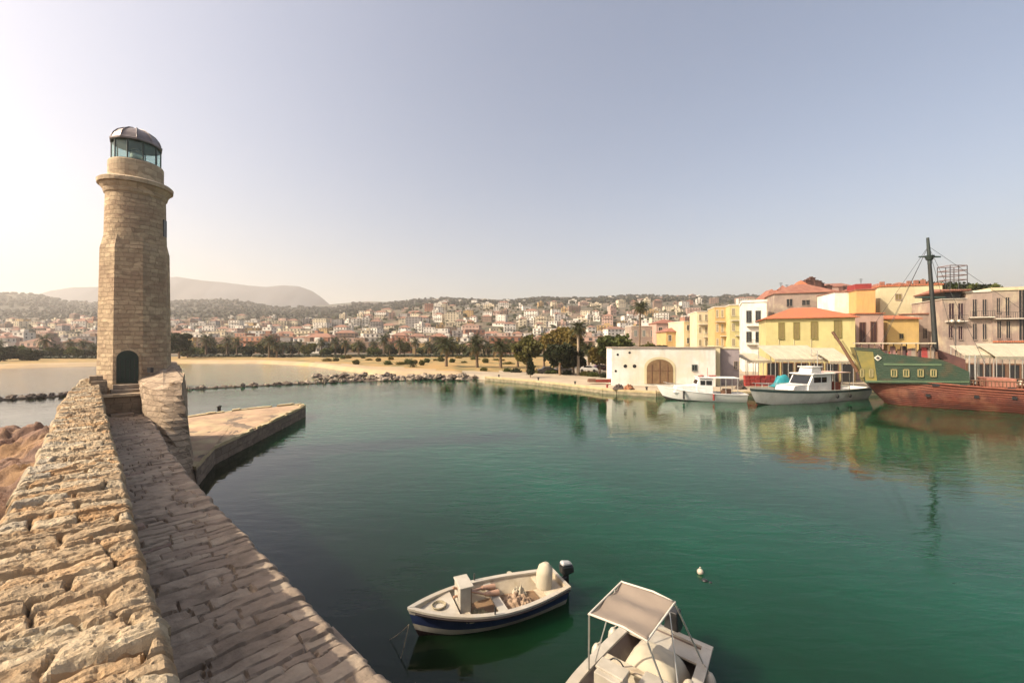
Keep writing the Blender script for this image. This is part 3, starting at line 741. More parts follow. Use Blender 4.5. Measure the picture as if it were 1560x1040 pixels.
def ridge(name, Y, pts, depth, mtl):
    b = MB(); xs = np.arange(pts[0][0], pts[-1][0] + 1, 4); prof = [(-1, 0), (-.75, .25), (-.5, .5), (-.25, .78), (0, 1), (.5, .6), (1, 0)]
    X = np.zeros((len(xs), len(prof))); Yg = X.copy(); Z = X.copy()
    for i, u in enumerate(xs):
        zz = H + (HZ - pw(u, pts)) / F * Y
        for j, (o, k) in enumerate(prof):
            yy = Y + o * depth; x = (u - CX) / F * Y
            X[i, j] = x; Yg[i, j] = yy
            e = float(fbm(np.array(x / 260 + 7), np.array(yy / 260), 5)) * .34 * (1 - abs(2 * k - 1)) 
            Z[i, j] = -5 + (zz + 5) * max(0, k + e)
    return tag(grid_mesh(name, X, Yg, Z, mtl), kind='structure')
mt_m = M_('bare mountain rock', (.065, .07, .085), (.045, .05, .06), .004, .95, c3=(.085, .08, .085), s3=.003)
ridge('mountain', 2350, [(-60, 500), (-10, 470), (40, 454), (75, 443), (110, 437.5), (150, 437), (185, 443), (230, 463), (260, 500)], 450, mt_m)
ridge('mountain', 2600, [(120, 500), (170, 455), (215, 430), (245, 423), (270, 421.5), (285, 424), (310, 427.5), (340, 430), (380, 435), (405, 437), (430, 434.5), (455, 436), (475, 443), (490, 453), (500, 463), (530, 480), (560, 500)], 500, mt_m)
ridge('far_hills', 2100, [(440, 500), (480, 466), (520, 462), (560, 459), (600, 460), (640, 456), (700, 454), (780, 457), (860, 452), (940, 455), (1020, 450), (1100, 452), (1180, 450), (1300, 455), (1400, 500)], 350, hill_m)

# ---------------------------------------------------------------- far woods (uncountable)
def clump(b, c, r, rr, mi=0):
    n = 6; rings = []
    for k, (t, zz) in enumerate(((.75, -.35), (1, .15), (.6, .75))):
        rings.append([(c[0] + r * t * rr.uniform(.75, 1.2) * math.cos(6.283 * i / n + k), c[1] + r * t * rr.uniform(.75, 1.2) * math.sin(6.283 * i / n + k), c[2] + r * zz * rr.uniform(.8, 1.1)) for i in range(n)])
    b.rings(rings, mi, False)
wood_l = leafmat('far wood foliage', (.017, .024, .010), (.036, .038, .018), .02)
rr = random.Random(5)
b = MB()
for k in range(5200):
    u = rr.uniform(-80, 1180); Y = rr.uniform(740, 1500) if u < 540 else rr.uniform(860, 1500)
    if u > 540 and rr.random() < .35: continue
    x, y = XY(u, Y); z = terr(u, Y) + float(fbm(np.array(x / 90), np.array(Y / 90), 4)) * 10 * min(1, (Y - 500) / 500)
    clump(b, (x, y, z + 1.5), rr.uniform(3, 7), rr, 0)
tag(b.build('woodland', wood_l), 'dark far-off woodland covering the low hills behind the town', 'woodland', kind='stuff')
green_t = leafmat('town greenery', (.035, .055, .02), (.09, .085, .03), .05)
b = MB()
for k in range(2500):
    u = rr.uniform(-60, 1160); Y = 225 + 560 * rr.random() ** 1.2
    x, y = XY(u, Y); z = terr(u, Y)
    clump(b, (x, y, z + rr.uniform(.5, 3.5)), rr.uniform(1.2, 3.4), rr, 0)
tag(b.build('greenery', green_t), 'scattered far-off treetops between the town houses', 'greenery', kind='stuff')

# ---------------------------------------------------------------- town houses
wallc = {'white': (.82, .77, .68), 'cream': (.74, .64, .46), 'pink': (.52, .35, .28), 'ochre': (.50, .33, .14), 'brown': (.27, .18, .13), 'terracotta': (.40, .19, .12), 'grey': (.36, .33, .31)}
wallm = {k: M_('%s house wall' % k, v, tuple(x * .85 for x in v), .06, .9) for k, v in wallc.items()}
roofs = {'flat': M_('flat roof screed', (.42, .35, .28), (.34, .28, .23), .1, .9), 'tiled': M_('far tiled roof', (.30, .15, .10), (.22, .12, .085), .1, .9)}
darkw = M_('far window dark', (.07, .065, .065), None, 1, .4)
def house_mesh(w, d, h, roof, colr, seed):
    r = random.Random(seed); b = MB()
    b.box((0, 0, h / 2 - 2), (w, d, h + 4), mi=0)
    if roof == 'flat':
        b.box((0, 0, h + .15), (w + .3, d + .3, .3), mi=1)
        if r.random() < .6: b.box((r.uniform(-.25, .25) * w, d * .1, h + 1.4), (w * .35, d * .4, 2.4), mi=0)
    else:
        e = .4; a, c = w / 2 + e, d / 2 + e; rh = min(w, d) * .26
        rl = max(0, (w - d) / 2)
        b.add([(-a, -c, h), (a, -c, h), (a, c, h), (-a, c, h), (-rl, 0, h + rh), (rl + .01, 0, h + rh)], [(0, 1, 5, 4), (1, 2, 5), (2, 3, 4, 5), (3, 0, 4), (3, 2, 1, 0)], 1)
    ns = max(1, int(h / 3)); nc = max(2, int(w / 3.2))
    for i in range(ns):
        z = 1.6 + i * 3
        for k in range(nc):
            x = -w / 2 + (k + .5) * w / nc
            if r.random() < .12: continue
            b.box((x, -d / 2, z), (w / nc * .42, .12, 1.5), mi=2)
        if r.random() < .4 and i: b.box((0, -d / 2 - .5, z - 1.1), (w * .8, 1.0, .25), mi=0)
    nd = max(1, int(d / 3.5))
    for s_ in (-1, 1):
        for i in range(ns):
            for k in range(nd): b.box((s_ * w / 2, -d / 2 + (k + .5) * d / nd, 1.6 + i * 3), (.12, 1.1, 1.4), mi=2)
    return b
protoH = {}
def proto_house(colr, roof, stor, v):
    key = (colr, roof, stor, v)
    if key not in protoH:
        w = [9, 13, 18][v]; protoH[key] = (house_mesh(w, [8, 9, 10][v], stor * 3.0, roof, colr, hash((stor, v)) % 99), [wallm[colr], roofs[roof], darkw], w)
    return protoH[key]
spots = []
Yr = 232.0; row = 0
while Yr < 760:
    x = XY(-70, Yr)[0]; xe = XY(1170 if Yr > 150 else 1100, Yr)[0]
    while x < xe:
        v = rr.choices([0, 1, 2], [5, 4, 2])[0]; w = [9, 13, 18][v]
        u = CX + (x + w / 2) / Yr * F
        leftz = u < 265
        colr = rr.choices(list(wallc), [13, 8, 3 if not leftz else 8, 2, 3 if not leftz else 6, 1.5, 2])[0]
        if 355 < u < 410 and Yr < 300: colr = rr.choice(['terracotta', 'pink'])
        if 545 < u < 620 and Yr < 300: colr = rr.choice(['terracotta', 'brown'])
        roof = 'tiled' if rr.random() < (.45 if leftz else .26) * (.6 if Yr < 290 else 1) else 'flat'
        st = rr.choices([1, 2, 3, 4], [2, 5, 3, 1])[0] if Yr > 260 else rr.choices([1, 2, 3], [2, 4, 1])[0]
        pk = .86 if Yr < 620 else (.45 if u > 540 else .25)
        if rr.random() < pk: spots.append((u, Yr + rr.uniform(-6, 6), v, colr, roof, st, rr.uniform(-.35, .25)))
        x += w + rr.choice([.5, 1, 2, 4, 9]) * (1 + Yr / 1100)
    Yr *= 1.074; row += 1
# some scattered villas far up the hills on the right
for k in range(60):
    spots.append((rr.uniform(640, 1150), rr.uniform(800, 1350), rr.choice([1, 2]), rr.choice(['white', 'cream', 'white', 'pink']), 'flat', rr.choice([1, 2]), rr.uniform(-.3, .3)))
spots = [s for s in spots if not (130 < s[0] < 285 and 158 < s[0] < 258)]
def appar(s): return [9, 13, 18][s[2]] * (s[5] * 3 + 2) / s[1] ** 2
vis = sorted([s for s in spots if -6 < s[0] < 1135], key=appar, reverse=True)
ind = vis[:296]; rest = [s for s in spots if s not in set(ind)]
def zone(u, Y):
    band = 'low in the town' if Y < 275 else ('on the lower slope' if Y < 370 else ('on the middle slope' if Y < 500 else 'high on the slope'))
    if u < 165: z = 'left of the lighthouse'
    elif u < 400: z = 'just right of the lighthouse'
    elif u < 560: z = 'below the mountain end'
    elif u < 720: z = 'behind the beach palms'
    elif u < 900: z = 'above the dark quay trees'
    else: z = 'above the arched building'
    return band, z
groups = {}
for s_ in ind:
    band, zn = zone(s_[0], s_[1]); groups.setdefault((s_[3], s_[4], band, zn), []).append(s_)
hcache = {}
for (colr, roof, band, zn), lst in groups.items():
    lst.sort(key=lambda s: s[0])
    for k, (u, Y, v, _, _, st, rz) in enumerate(lst):
        bm, ms, w_ = proto_house(colr, roof, st, v)
        key = (colr, roof, st, v)
        if key not in hcache: o = bm.build('town_house', ms, origin=(0, 0, 0)); hcache[key] = o.data
        else: o = bpy.data.objects.new('town_house', hcache[key]); COL.objects.link(o)
        x, y = XY(u, Y); o.location = (x, y, terr(u, Y)); o.rotation_euler = (0, 0, rz)
        pre = '' if len(lst) == 1 else ordinal(k + 1) + ' from the left, '
        tag(o, pre + '%s %s-roofed house %s %s' % (colr, {'flat': 'flat', 'tiled': 'tile'}[roof], band, zn), 'house', 'houses of the town on the slope')
b = MB(); names = list(wallm); mats_ = [wallm[n] for n in names] + [roofs['flat'], roofs['tiled'], darkw]
for (u, Y, v, colr, roof, st, rz) in rest:
    src = proto_house(colr, roof, st, v)[0]; x, y = XY(u, Y); z = terr(u, Y)
    if Y > 500: z += float(fbm(np.array(x / 90), np.array(Y / 90), 4)) * 10 * min(1, (Y - 500) / 500)
    ca_, sa_ = math.cos(rz), math.sin(rz); o = len(b.v)
    b.v.extend([(x + p * ca_ - q * sa_, y + p * sa_ + q * ca_, z + r_) for p, q, r_ in src.v])
    b.f.extend([tuple(i + o for i in f) for f in src.f]); b.sm.extend(src.sm)
    mp_ = {0: names.index(colr), 1: len(names) + (0 if roof == 'flat' else 1), 2: len(names) + 2}
    b.m.extend([mp_[i] for i in src.m])
tag(b.build('distant_houses', mats_), 'mass of the smallest far-off houses scattered up the hills', 'houses', kind='stuff')

# ================================================================= trees
bark = M_('palm bark', (.19, .13, .08), (.13, .09, .06), 3, .95, .8, 8)
bark_l = M_('pale palm bark', (.40, .32, .23), (.32, .25, .18), 3, .95, .6, 8)
fr_g = leafmat('palm fronds', (.035, .050, .016), (.075, .072, .026), 1.2)
fr_d = leafmat('dry palm skirt', (.22, .15, .05), (.16, .10, .04), 1.2)
def palm_parts(root, h, tr, crown_r, nf, seed, leafn, barkm=bark):
    r = random.Random(seed)
    b = MB(); lean = r.uniform(-.3, .3)
    b.tube([(0, 0, -.5), (lean * .2, 0, h * .3), (lean * .6, 0, h * .7), (lean, 0, h)], [tr * 1.3, tr, tr * .9, tr * 1.15], 8)
    b.build('trunk', barkm, root)
    b = MB()
    for k in range(nf):
        az = 2.39996 * k; el = 1.25 - 2.0 * (k / nf) + r.uniform(-.12, .12); ln = crown_r * r.uniform(.85, 1.12)
        d = Vector((math.cos(az) * math.cos(el), math.sin(az) * math.cos(el), math.sin(el))); p = Vector((lean, 0, h)); pts = [p.copy()]
        for q in range(6):
            p = p + d * ln / 6; d = (d + Vector((0, 0, -.20 - .05 * q))).normalized(); pts.append(p.copy())
        side = Vector((-math.sin(az), math.cos(az), 0)); dry = 1 if k > nf * .86 else 0
        for q in range(leafn):
            t_ = (q + 1) / leafn * 5.9; i = int(t_); f_ = t_ - i; c_ = pts[i] * (1 - f_) + pts[i + 1] * f_
            wl = crown_r * .26 * math.sin(.35 + 2.6 * (q + 1) / leafn); dl = (pts[i + 1] - pts[i]).normalized() * wl * .55
            ww = ln / leafn * .42
            for sg in (-1, 1):
                tip = c_ + side * sg * wl + dl + Vector((0, 0, -wl * .45))
                e_ = (pts[i + 1] - pts[i]).normalized() * ww
                b.add([c_ - e_, c_ + e_, tip], [(0, 1, 2)], dry)
    b.build('crown', [fr_g, fr_d], root)
far_palm = []
def mkpalm(name, label, grp, loc, h, tr, cr, nf, seed, ln, bm=bark, rz=0, s=1):
    t_ = lthing(name, label, 'palm tree', grp); palm_parts(t_, h, tr, cr, nf, seed, ln, bm); place(t_, loc, rz, s); return t_
np_ = [(680, 558, 46, 'tallest clear'), (727, 558.5, 47, ''), (763, 559, 45, '')]
np_lab = ['dark palm standing alone on the sand nearest the breakwater', 'middle palm of the three on the sand before the quay trees', 'palm on the sand closest to the big quay trees']
for k, (px, py, hp, _) in enumerate(np_):
    p = P(px, py, 1.0); hh_ = hp * p.y / F
    mkpalm('palm_tree', np_lab[k], 'palms on the sand', (p.x, p.y, .9), hh_ * .72, .34, hh_ * .46, 46, 30 + k, 12)
p = P(629, 559, 1.0)
mkpalm('palm_tree', 'low stunted young palm on the sand behind the breakwater boulders', 'palms on the sand', (p.x, p.y, .9), .9, .22, 1.7, 26, 41, 9)
# tall pale-trunked palm by the trees
x, y = XY(881, 84); mkpalm('palm_tree', 'tall palm with pale straight trunk rising above the dark quay tree', None, (x, y, .9), 9.2, .28, 2.4, 46, 50, 11, bark_l)
x, y = XY(974, 118); mkpalm('palm_tree', 'very tall thin palm with round crown above the white building', None, (x, y, .9), 16.5, .25, 2.9, 48, 52, 10)
for k, (u, Y, h_) in enumerate(((789, 112, 5.5), (829, 108, 6.5), (897, 92, 5.0), (922, 100, 7.0), (955, 90, 5.2))):
    x, y = XY(u, Y); mkpalm('palm_tree', '%s palm from the left among the quay trees before the white arched building' % ordinal(k + 1), 'palms among the quay trees', (x, y, .6), h_, .26, 2.6, 40, 90 + k, 9)
# promenade row
base = [lthing('palm_tree', '', 'palm tree', 'palms along the promenade') for _ in range(3)]
for i, t_ in enumerate(base): palm_parts(t_, [4.6, 5.4, 3.8][i], .3, [2.7, 2.9, 2.5][i], 30, 60 + i, 7)
pos_ = []
u = 290
while u < 830:
    pos_.append(u); u += rnd.choice([9, 12, 15, 20, 24])
pos_ = [-2, 68, 88, 107, 126, 143] + pos_
nR = 0; nL = 0
for k, u in enumerate(pos_):
    Y = 185 + rnd.uniform(-10, 22); x, y = XY(u, Y); 
    if u < 160: nL += 1; lab = '%s palm from the left in the promenade row left of the lighthouse' % ordinal(nL)
    else: nR += 1; lab = '%s palm from the left in the promenade row right of the lighthouse' % ordinal(nR)
    s_ = rnd.uniform(.95, 1.5)
    if k < 3: o = base[k]; place(o, (x, y, terr(u, Y)), rnd.uniform(0, 6), s_); o['label'] = lab
    else: dup(base[k % 3], (x, y, terr(u, Y)), rnd.uniform(0, 6), s_, lab)

def crown_mesh(b, blobs, n, ls, seed, mi=0, mi2=None):
    r = random.Random(seed); tot = sum(q[3] ** 2 for q in blobs)
    for (cx, cy, cz, R_) in blobs:
        for k in range(int(n * R_ ** 2 / tot)):
            v = Vector((r.gauss(0, 1), r.gauss(0, 1), r.gauss(0, 1))).normalized(); rad = R_ * (.45 + .6 * r.random() + (.5 * r.random() if r.random() < .2 else 0))
            c = Vector((cx, cy, cz)) + Vector((v.x, v.y, v.z * .8)) * rad
            a = Vector((r.gauss(0, 1), r.gauss(0, 1), r.gauss(0, 1))).normalized(); e = a.cross(v + Vector((.01, .02, .1))).normalized(); g = e.cross(a)
            s_ = ls * r.uniform(.6, 1.4)
            b.add([c - e * s_ - g * s_ * .6, c + e * s_ - g * s_ * .6, c + e * s_ * .7 + g * s_, c - e * s_ * .8 + g * s_ * .8], [(0, 1, 2, 3)], mi if (mi2 is None or r.random() < .8) else mi2)
def tree_parts(root, h, cr, seed, leaf, n=2600, ls=.30, barkm=None, low=.35, flat=.8):
    r = random.Random(seed); b = MB()
    b.tube([(0, 0, -.4), (.05, 0, h * .25), (r.uniform(-.2, .2), 0, h * .55)], [cr * .09, cr * .07, cr * .05], 8)
    blobs = []
    nb = 15
    for k in range(nb):
        a = 2.4 * k; q = cr * .62 * math.sqrt((k + .4) / nb)
        blobs.append((q * math.cos(a), q * math.sin(a), h * (low + .1) + (h * (1 - low) - cr * .45) * r.uniform(.25, 1) * flat, cr * r.uniform(.22, .42)))
    for bl in blobs[::2]: b.tube([(0, 0, h * .3), (bl[0] * .5, bl[1] * .5, (h * .3 + bl[2]) / 2), (bl[0], bl[1], bl[2])], [cr * .05, cr * .035, .03], 5)
    b.build('trunk', barkm or wood_m, root)
    b = MB(); crown_mesh(b, blobs, n, ls, seed); b.build('crown', leaf, root)
lf_dark = leafmat('dark evergreen leaves', (.018, .030, .012), (.045, .050, .018), .9)
lf_ol = leafmat('olive leaves', (.09, .095, .025), (.15, .13, .03), .6)
lf_yel = leafmat('yellowing leaves', (.22, .16, .035), (.14, .11, .03), .5)
lf_mid = leafmat('mid green leaves', (.06, .085, .022), (.11, .12, .03), .7)
def mktree(label, px, Y, h, cr, seed, leaf, grp=None, n=2600, ls=.30, low=.35, name='tree', z=None):
    t_ = lthing(name, label, 'tree', grp); tree_parts(t_, h, cr, seed, leaf, n, ls, None, low); x, y = XY(px, Y)
    place(t_, (x, y, terr(px, Y) if z is None else z), seed); return t_
mktree('broad olive green tree at the sand end of the quay trees', 803, 92, 8.8, 3.7, 1, lf_ol, n=4200, low=.15)
mktree('yellowing tree behind the dark quay tree', 846, 104, 10.6, 4.2, 2, lf_yel, n=4000)
mktree('big dark dense tree on the quay left of the tall pale palm', 853, 84, 7.2, 3.4, 3, lf_dark, n=5200, low=.12)
mktree('smaller dark tree touching the tall pale palm trunk', 874, 86, 6.0, 2.7, 4, lf_dark, n=3200, low=.1)
mktree('yellow leaved tree just behind the tall pale palm', 872, 98, 10.0, 3.2, 5, lf_yel, n=3000)
mktree('green tree behind the left end of the white arched building', 938, 84, 8.9, 3.9, 6, lf_mid, n=4600, low=.25)
mktree('olive green tree peeking over the white arched building roof', 988, 92, 6.9, 3.3, 7, lf_ol, n=3600, low=.25)
mktree('low dark tree over the right part of the white arched building', 1012, 96, 6.2, 2.4, 8, lf_dark, n=2600)
mktree('low brownish tree between the quay trees and the white building', 914, 88, 6.6, 2.6, 9, lf_yel, n=2600, low=.15)
mktree('tall dark tree close to the right side of the lighthouse', 273, 165, 11.5, 4.6, 10, lf_dark, n=3600, ls=.34, low=.1)
mktree('smaller dark tree behind the tall one beside the lighthouse', 286, 172, 5, 3, 11, lf_mid, n=1800, ls=.3, low=.1)
mktree('dark round tree at the left edge of the far beach', 6, 140, 6.2, 4.4, 12, lf_dark, n=3000, ls=.32, low=.05)
mktree('low dark dome-shaped tree on the far beach left of the lighthouse', 46, 142, 4.6, 3.8, 13, lf_dark, n=2600, ls=.32, low=.0)
mktree('mid green tree between the two dark beach trees', 26, 160, 6.0, 4.0, 14, lf_mid, n=2200, ls=.32, low=.1)
for k, u in enumerate((66, 80, 97, 113, 130, 146)):
    mktree('%s low bushy tree from the left along the promenade left of the lighthouse' % ordinal(k + 1), u, 172 + (k % 3) * 5, 3.6 + (k % 2) * 1.3, 3.0, 20 + k, lf_mid if k % 2 else lf_dark, 'bushy trees along the promenade', 1500, .36, .05)
for k, u in enumerate((300, 318, 340, 352, 376, 398, 420, 446, 470, 498, 520, 546, 570, 596, 616, 644, 668, 700, 716, 745, 778)):
    mktree('%s low bushy tree from the left along the promenade right of the lighthouse' % ordinal(k + 1), u, 188 + (k % 4) * 6, 4.4 + (k % 3) * 1.3, 3.8, 40 + k, [lf_mid, lf_dark, lf_ol][k % 3], 'bushy trees along the promenade', 1300, .40, .05)
# cypress-like shrub and quay shrubs
t_ = lthing('cypress', 'narrow dark cypress standing on the quay before the olive green tree', 'tree'); b = MB(); b.tube([(0, 0, -.3), (0, 0, 1.2)], .08); b.build('trunk', wood_m, t_)
b = MB(); crown_mesh(b, [(0, 0, .9, .75), (.1, 0, 1.7, .7), (-.05, .1, 2.4, .55), (0, 0, 3.0, .35)], 1800, .12, 3); b.build('crown', lf_dark, t_); x, y = XY(808, 78); place(t_, (x, y, .9))
def shrub(label, px, Y, h, r_, seed, leaf, grp=None, z=None):
    b = MB(); rq = random.Random(seed); crown_mesh(b, [(rq.uniform(-.5, .5) * r_, rq.uniform(-.4, .4) * r_, h * .5, r_ * .6) for _ in range(4)], 700, .13, seed)
    o = b.build('shrub', leaf, origin=(0, 0, 0)); x, y = XY(px, Y); place(o, (x, y, (terr(px, Y) if z is None else z) - .1), seed, (1, 1, min(1.2, max(.7, h / r_ * 1.3)))); return tag(o, label, 'shrub', grp)
for k, u in enumerate((736, 772, 786, 822, 838, 862, 892, 905, 920)):
    shrub('%s low shrub from the left along the foot of the quay trees' % ordinal(k + 1), u, 96 - k * 2.2, .8, 1.2, 80 + k, [lf_ol, lf_mid, lf_dark][k % 3], 'shrubs under the quay trees')
for k in range(26):
    u = 500 + k * 11 + rnd.uniform(-4, 4); Y = rnd.uniform(112, 165)
    shrub('%s dry bush from the left on the ochre grass behind the breakwater' % ordinal(k + 1), u, Y, rnd.uniform(.5, 1.3), rnd.uniform(.8, 1.8), 120 + k, [lf_yel, lf_ol, lf_mid][k % 3], 'dry bushes on the ochre grass')
# hedge on the promenade
b = MB(); rq = random.Random(77)
for k in range(520):
    u = rq.uniform(288, 830); Y = 178 + rq.uniform(-1, 1); x, y = XY(u, Y); clump(b, (x, y, terr(u, Y) + .4), rq.uniform(.5, 1.0), rq)
for k in range(160):
    u = rq.uniform(-40, 158); Y = 162 + rq.uniform(-1, 1); x, y = XY(u, Y); clump(b, (x, y, terr(u, Y) + .4), rq.uniform(.5, 1.0), rq)
tag(b.build('undergrowth', lf_dark), 'dark strip of low undergrowth along the back of the beach', 'undergrowth', kind='stuff')
# ================================================================= quay
b = MB()
qp = [(u, pw(u, shore)) for u in list(range(740, 1001, 20)) + [1070, 1140, 1220, 1300, 1450, 1600, 1900]]
for (u0, y0), (u1, y1) in zip(qp, qp[1:]):
    a_ = Vector(XY(u0, y0)); q_ = Vector(XY(u1, y1)); t_ = (q_ - a_).normalized(); n_ = Vector((t_.y, -t_.x))
    if n_.y > 0: n_ = -n_
    a0 = a_ + n_ * .25; q0 = q_ + n_ * .25; a1 = a_ - n_ * .7; q1 = q_ - n_ * .7
    b.hexa([(a0.x, a0.y, -1.2), (q0.x, q0.y, -1.2), (q1.x, q1.y, -1.2), (a1.x, a1.y, -1.2)], [(a0.x, a0.y, .45), (q0.x, q0.y, .45), (q1.x, q1.y, .45), (a1.x, a1.y, .45)], 1)
    a0 = a_ + n_ * .30; q0 = q_ + n_ * .30
    b.hexa([(a0.x, a0.y, .45), (q0.x, q0.y, .45), (q1.x, q1.y, .45), (a1.x, a1.y, .45)], [(a0.x, a0.y, .72), (q0.x, q0.y, .72), (q1.x, q1.y, .72), (a1.x, a1.y, .72)], 0)
tag(b.build('quay', [jcop, M_('wet quay face', (.34, .28, .19), (.16, .15, .09), 1.5, .8, .5, 5)]), kind='structure')

# ================================================================= harbour-side buildings
SHOPS = []
class Wall:
    def __init__(s, px0, Y0, px1, Y1):
        s.A = Vector(XY(px0, Y0)); s.B = Vector(XY(px1, Y1)); s.e = (s.B - s.A).normalized(); s.L = (s.B - s.A).length
        s.n = Vector((-s.e.y, s.e.x))
        if s.n.y < 0: s.n = -s.n
    def hit(s, px):
        k = (px - CX) / F; # X = k*Y ; A + t e
        t = (k * s.A.y - s.A.x) / (s.e.x - k * s.e.y); return t
    def at(s, px, py): 
        t = s.hit(px); Y = s.A.y + t * s.e.y; return t, H - (py - HZ) / F * Y
    def w(s, t, o, z): v = s.A + s.e * t + s.n * o; return (v.x, v.y, z)
    def box(s, b, t0, t1, o0, o1, z0, z1, mi=None):
        b.hexa([s.w(t0, o0, z0), s.w(t1, o0, z0), s.w(t1, o1, z0), s.w(t0, o1, z0)], [s.w(t0, o0, z1), s.w(t1, o0, z1), s.w(t1, o1, z1), s.w(t0, o1, z1)], mi)
def building(name, label, px0, Y0, px1, Y1, pytop, depth, wallm_, roof='flat', rh=1.6, roofm=None, wins=(), grid=None, frame=None, pane=None, zbase=.5, cornice=True, cat='building', over=.45, group=None, rooftrim=None, parapet=None):
    w_ = Wall(px0, Y0, px1, Y1); zt_ = w_.at(px0, pytop)[1]
    mid = w_.A + w_.e * w_.L / 2
    root = thing(name, (mid.x, mid.y, zbase), label, cat, group)
    b = MB(); w_.box(b, 0, w_.L, 0, depth, zbase - .5, zt_); b.build('wall', wallm_, root)
    frame = frame or trim_w; pane = pane or pane_m
    rects = []
    if grid:
        nx, ny, fw, fh = grid
        for i in range(ny):
            zc = 1.0 + (i + .55) * (zt_ - 1.0) / ny; hh = (zt_ - 1) / ny * fh
            for k in range(nx):
                tc = (k + .5) * w_.L / nx; ww = w_.L / nx * fw; rects.append((tc - ww / 2, tc + ww / 2, zc - hh / 2, zc + hh / 2))
    for (cx, cy, ww, hh) in wins:
        t0 = w_.hit(cx - ww / 2); t1 = w_.hit(cx + ww / 2); rects.append((t0, t1, w_.at(cx, cy + hh / 2)[1], w_.at(cx, cy - hh / 2)[1]))
    for (t0, t1, z0, z1) in rects:
        b = MB(); f_ = .09
        w_.box(b, t0 - f_, t0, -.07, .02, z0 - f_, z1 + f_); w_.box(b, t1, t1 + f_, -.07, .02, z0 - f_, z1 + f_)
        w_.box(b, t0, t1, -.07, .02, z1, z1 + f_); w_.box(b, t0 - .03, t1 + .03, -.16, .02, z0 - f_ - .03, z0)
        tm = (t0 + t1) / 2; w_.box(b, tm - .03, tm + .03, -.05, .02, z0, z1)
        wn = b.build('window', frame, root)
        b = MB(); w_.box(b, t0, t1, -.02, .03, z0, z1); b.build('pane', pane, wn)
    if roof == 'flat':
        b = MB(); h_ = parapet or .25
        w_.box(b, -.15, w_.L + .15, -.15, depth + .15, zt_, zt_ + h_); b.build('cornice', rooftrim or trim_w, root)
    elif roof == 'hip':
        b = MB(); e = over; t0, t1, o0, o1 = -e, w_.L + e, -e, depth + e; m_ = min((t1 - t0), (o1 - o0)) / 2
        b.add([w_.w(t0, o0, zt_), w_.w(t1, o0, zt_), w_.w(t1, o1, zt_), w_.w(t0, o1, zt_), w_.w(t0 + m_, (o0 + o1) / 2 if (o1 - o0) <= (t1 - t0) else o0 + m_, zt_ + rh), w_.w(t1 - m_ + .01, (o0 + o1) / 2 if (o1 - o0) <= (t1 - t0) else o1 - m_, zt_ + rh),
               w_.w(t0, o0, zt_ - .12), w_.w(t1, o0, zt_ - .12), w_.w(t1, o1, zt_ - .12), w_.w(t0, o1, zt_ - .12)],
              [(0, 1, 5, 4), (1, 2, 5), (2, 3, 4, 5), (3, 0, 4), (9, 8, 7, 6), (6, 7, 1, 0), (7, 8, 2, 1), (8, 9, 3, 2), (9, 6, 0, 3)])
        b.build('roof', roofm or terra_t, root)
    elif roof == 'mono':
        b = MB(); e = over; t0, t1, o0, o1 = -e, w_.L + e, -e, depth + .1
        b.hexa([w_.w(t0, o0, zt_ - .05), w_.w(t1, o0, zt_ - .05), w_.w(t1, o1, zt_ + rh - .15), w_.w(t0, o1, zt_ + rh - .15)], [w_.w(t0, o0, zt_ + .12), w_.w(t1, o0, zt_ + .12), w_.w(t1, o1, zt_ + rh), w_.w(t0, o1, zt_ + rh)])
        b.build('roof', roofm or terra_t, root)
        b = MB(); 
        for tt in (0, w_.L - .2): b.hexa([w_.w(tt, 0, zt_ - .02), w_.w(tt + .2, 0, zt_ - .02), w_.w(tt + .2, depth, zt_ - .02), w_.w(tt, depth, zt_ - .02)], [w_.w(tt, 0, zt_), w_.w(tt + .2, 0, zt_), w_.w(tt + .2, depth, zt_ + rh - .18), w_.w(tt, depth, zt_ + rh - .18)])
        b.build('gable', wallm_, root)
    return root, w_, zt_
def balcony(root, w_, t0, t1, z, d=.9):
    b = MB(); w_.box(b, t0, t1, -d, 0, z - .15, z); o = b.build('balcony', trim_w, root)
    b = MB(); w_.box(b, t0, t1, -d, -d + .05, z + .9, z + .96)
    n = max(2, int((t1 - t0) / .25))
    for k in range(n + 1): t = t0 + (t1 - t0 - .04) * k / n; w_.box(b, t, t + .035, -d, -d + .035, z, z + .9)
    b.build('railing', iron_m, o)

# white customs-like building with arched door
rt, w_, z_ = building('arched_building', 'low white flat-roofed building with a wide arched wooden door on the quay edge', 932, 63.5, 1090, 61.5, 530, 9, white_p,
    wins=[(1058, 560, 7, 8)], frame=shut_g, parapet=.12, rooftrim=stoneh_p)
for (px, py) in ((952.5, 557.5), (966.5, 557.5), (941, 540), (938, 565), (959, 537)):
    t, z = w_.at(px, py); r_ = .27 if py == 557.5 else .18
    b = MB(); c_ = w_.w(t, -.03, z); pts = [w_.w(t + r_ * math.cos(a), 0.02, z + r_ * math.sin(a)) for a in [math.pi * 2 * k / 14 for k in range(14)]]
    q_ = [w_.w(t + r_ * math.cos(a), -.03, z + r_ * math.sin(a)) for a in [math.pi * 2 * k / 14 for k in range(14)]]
    b.hexa(pts, q_); b.build('round_window', pane_m, rt)
def archface(w_, t0, t1, z0, z1, spring, o0, o1, b, n=14, mi=0):
    cx_ = (t0 + t1) / 2; a_ = (t1 - t0) / 2
    prof = [(t0, z0), (t1, z0)] + [(cx_ + a_ * math.cos(x), spring + (z1 - spring) * math.sin(x)) for x in [math.pi * k / n for k in range(n + 1)]]
    b.hexa([w_.w(t, o0, z) for t, z in prof], [w_.w(t, o1, z) for t, z in prof], mi)
t0 = w_.hit(985); t1 = w_.hit(1025); zA = w_.at(1005, 547)[1]; zB = 1.0
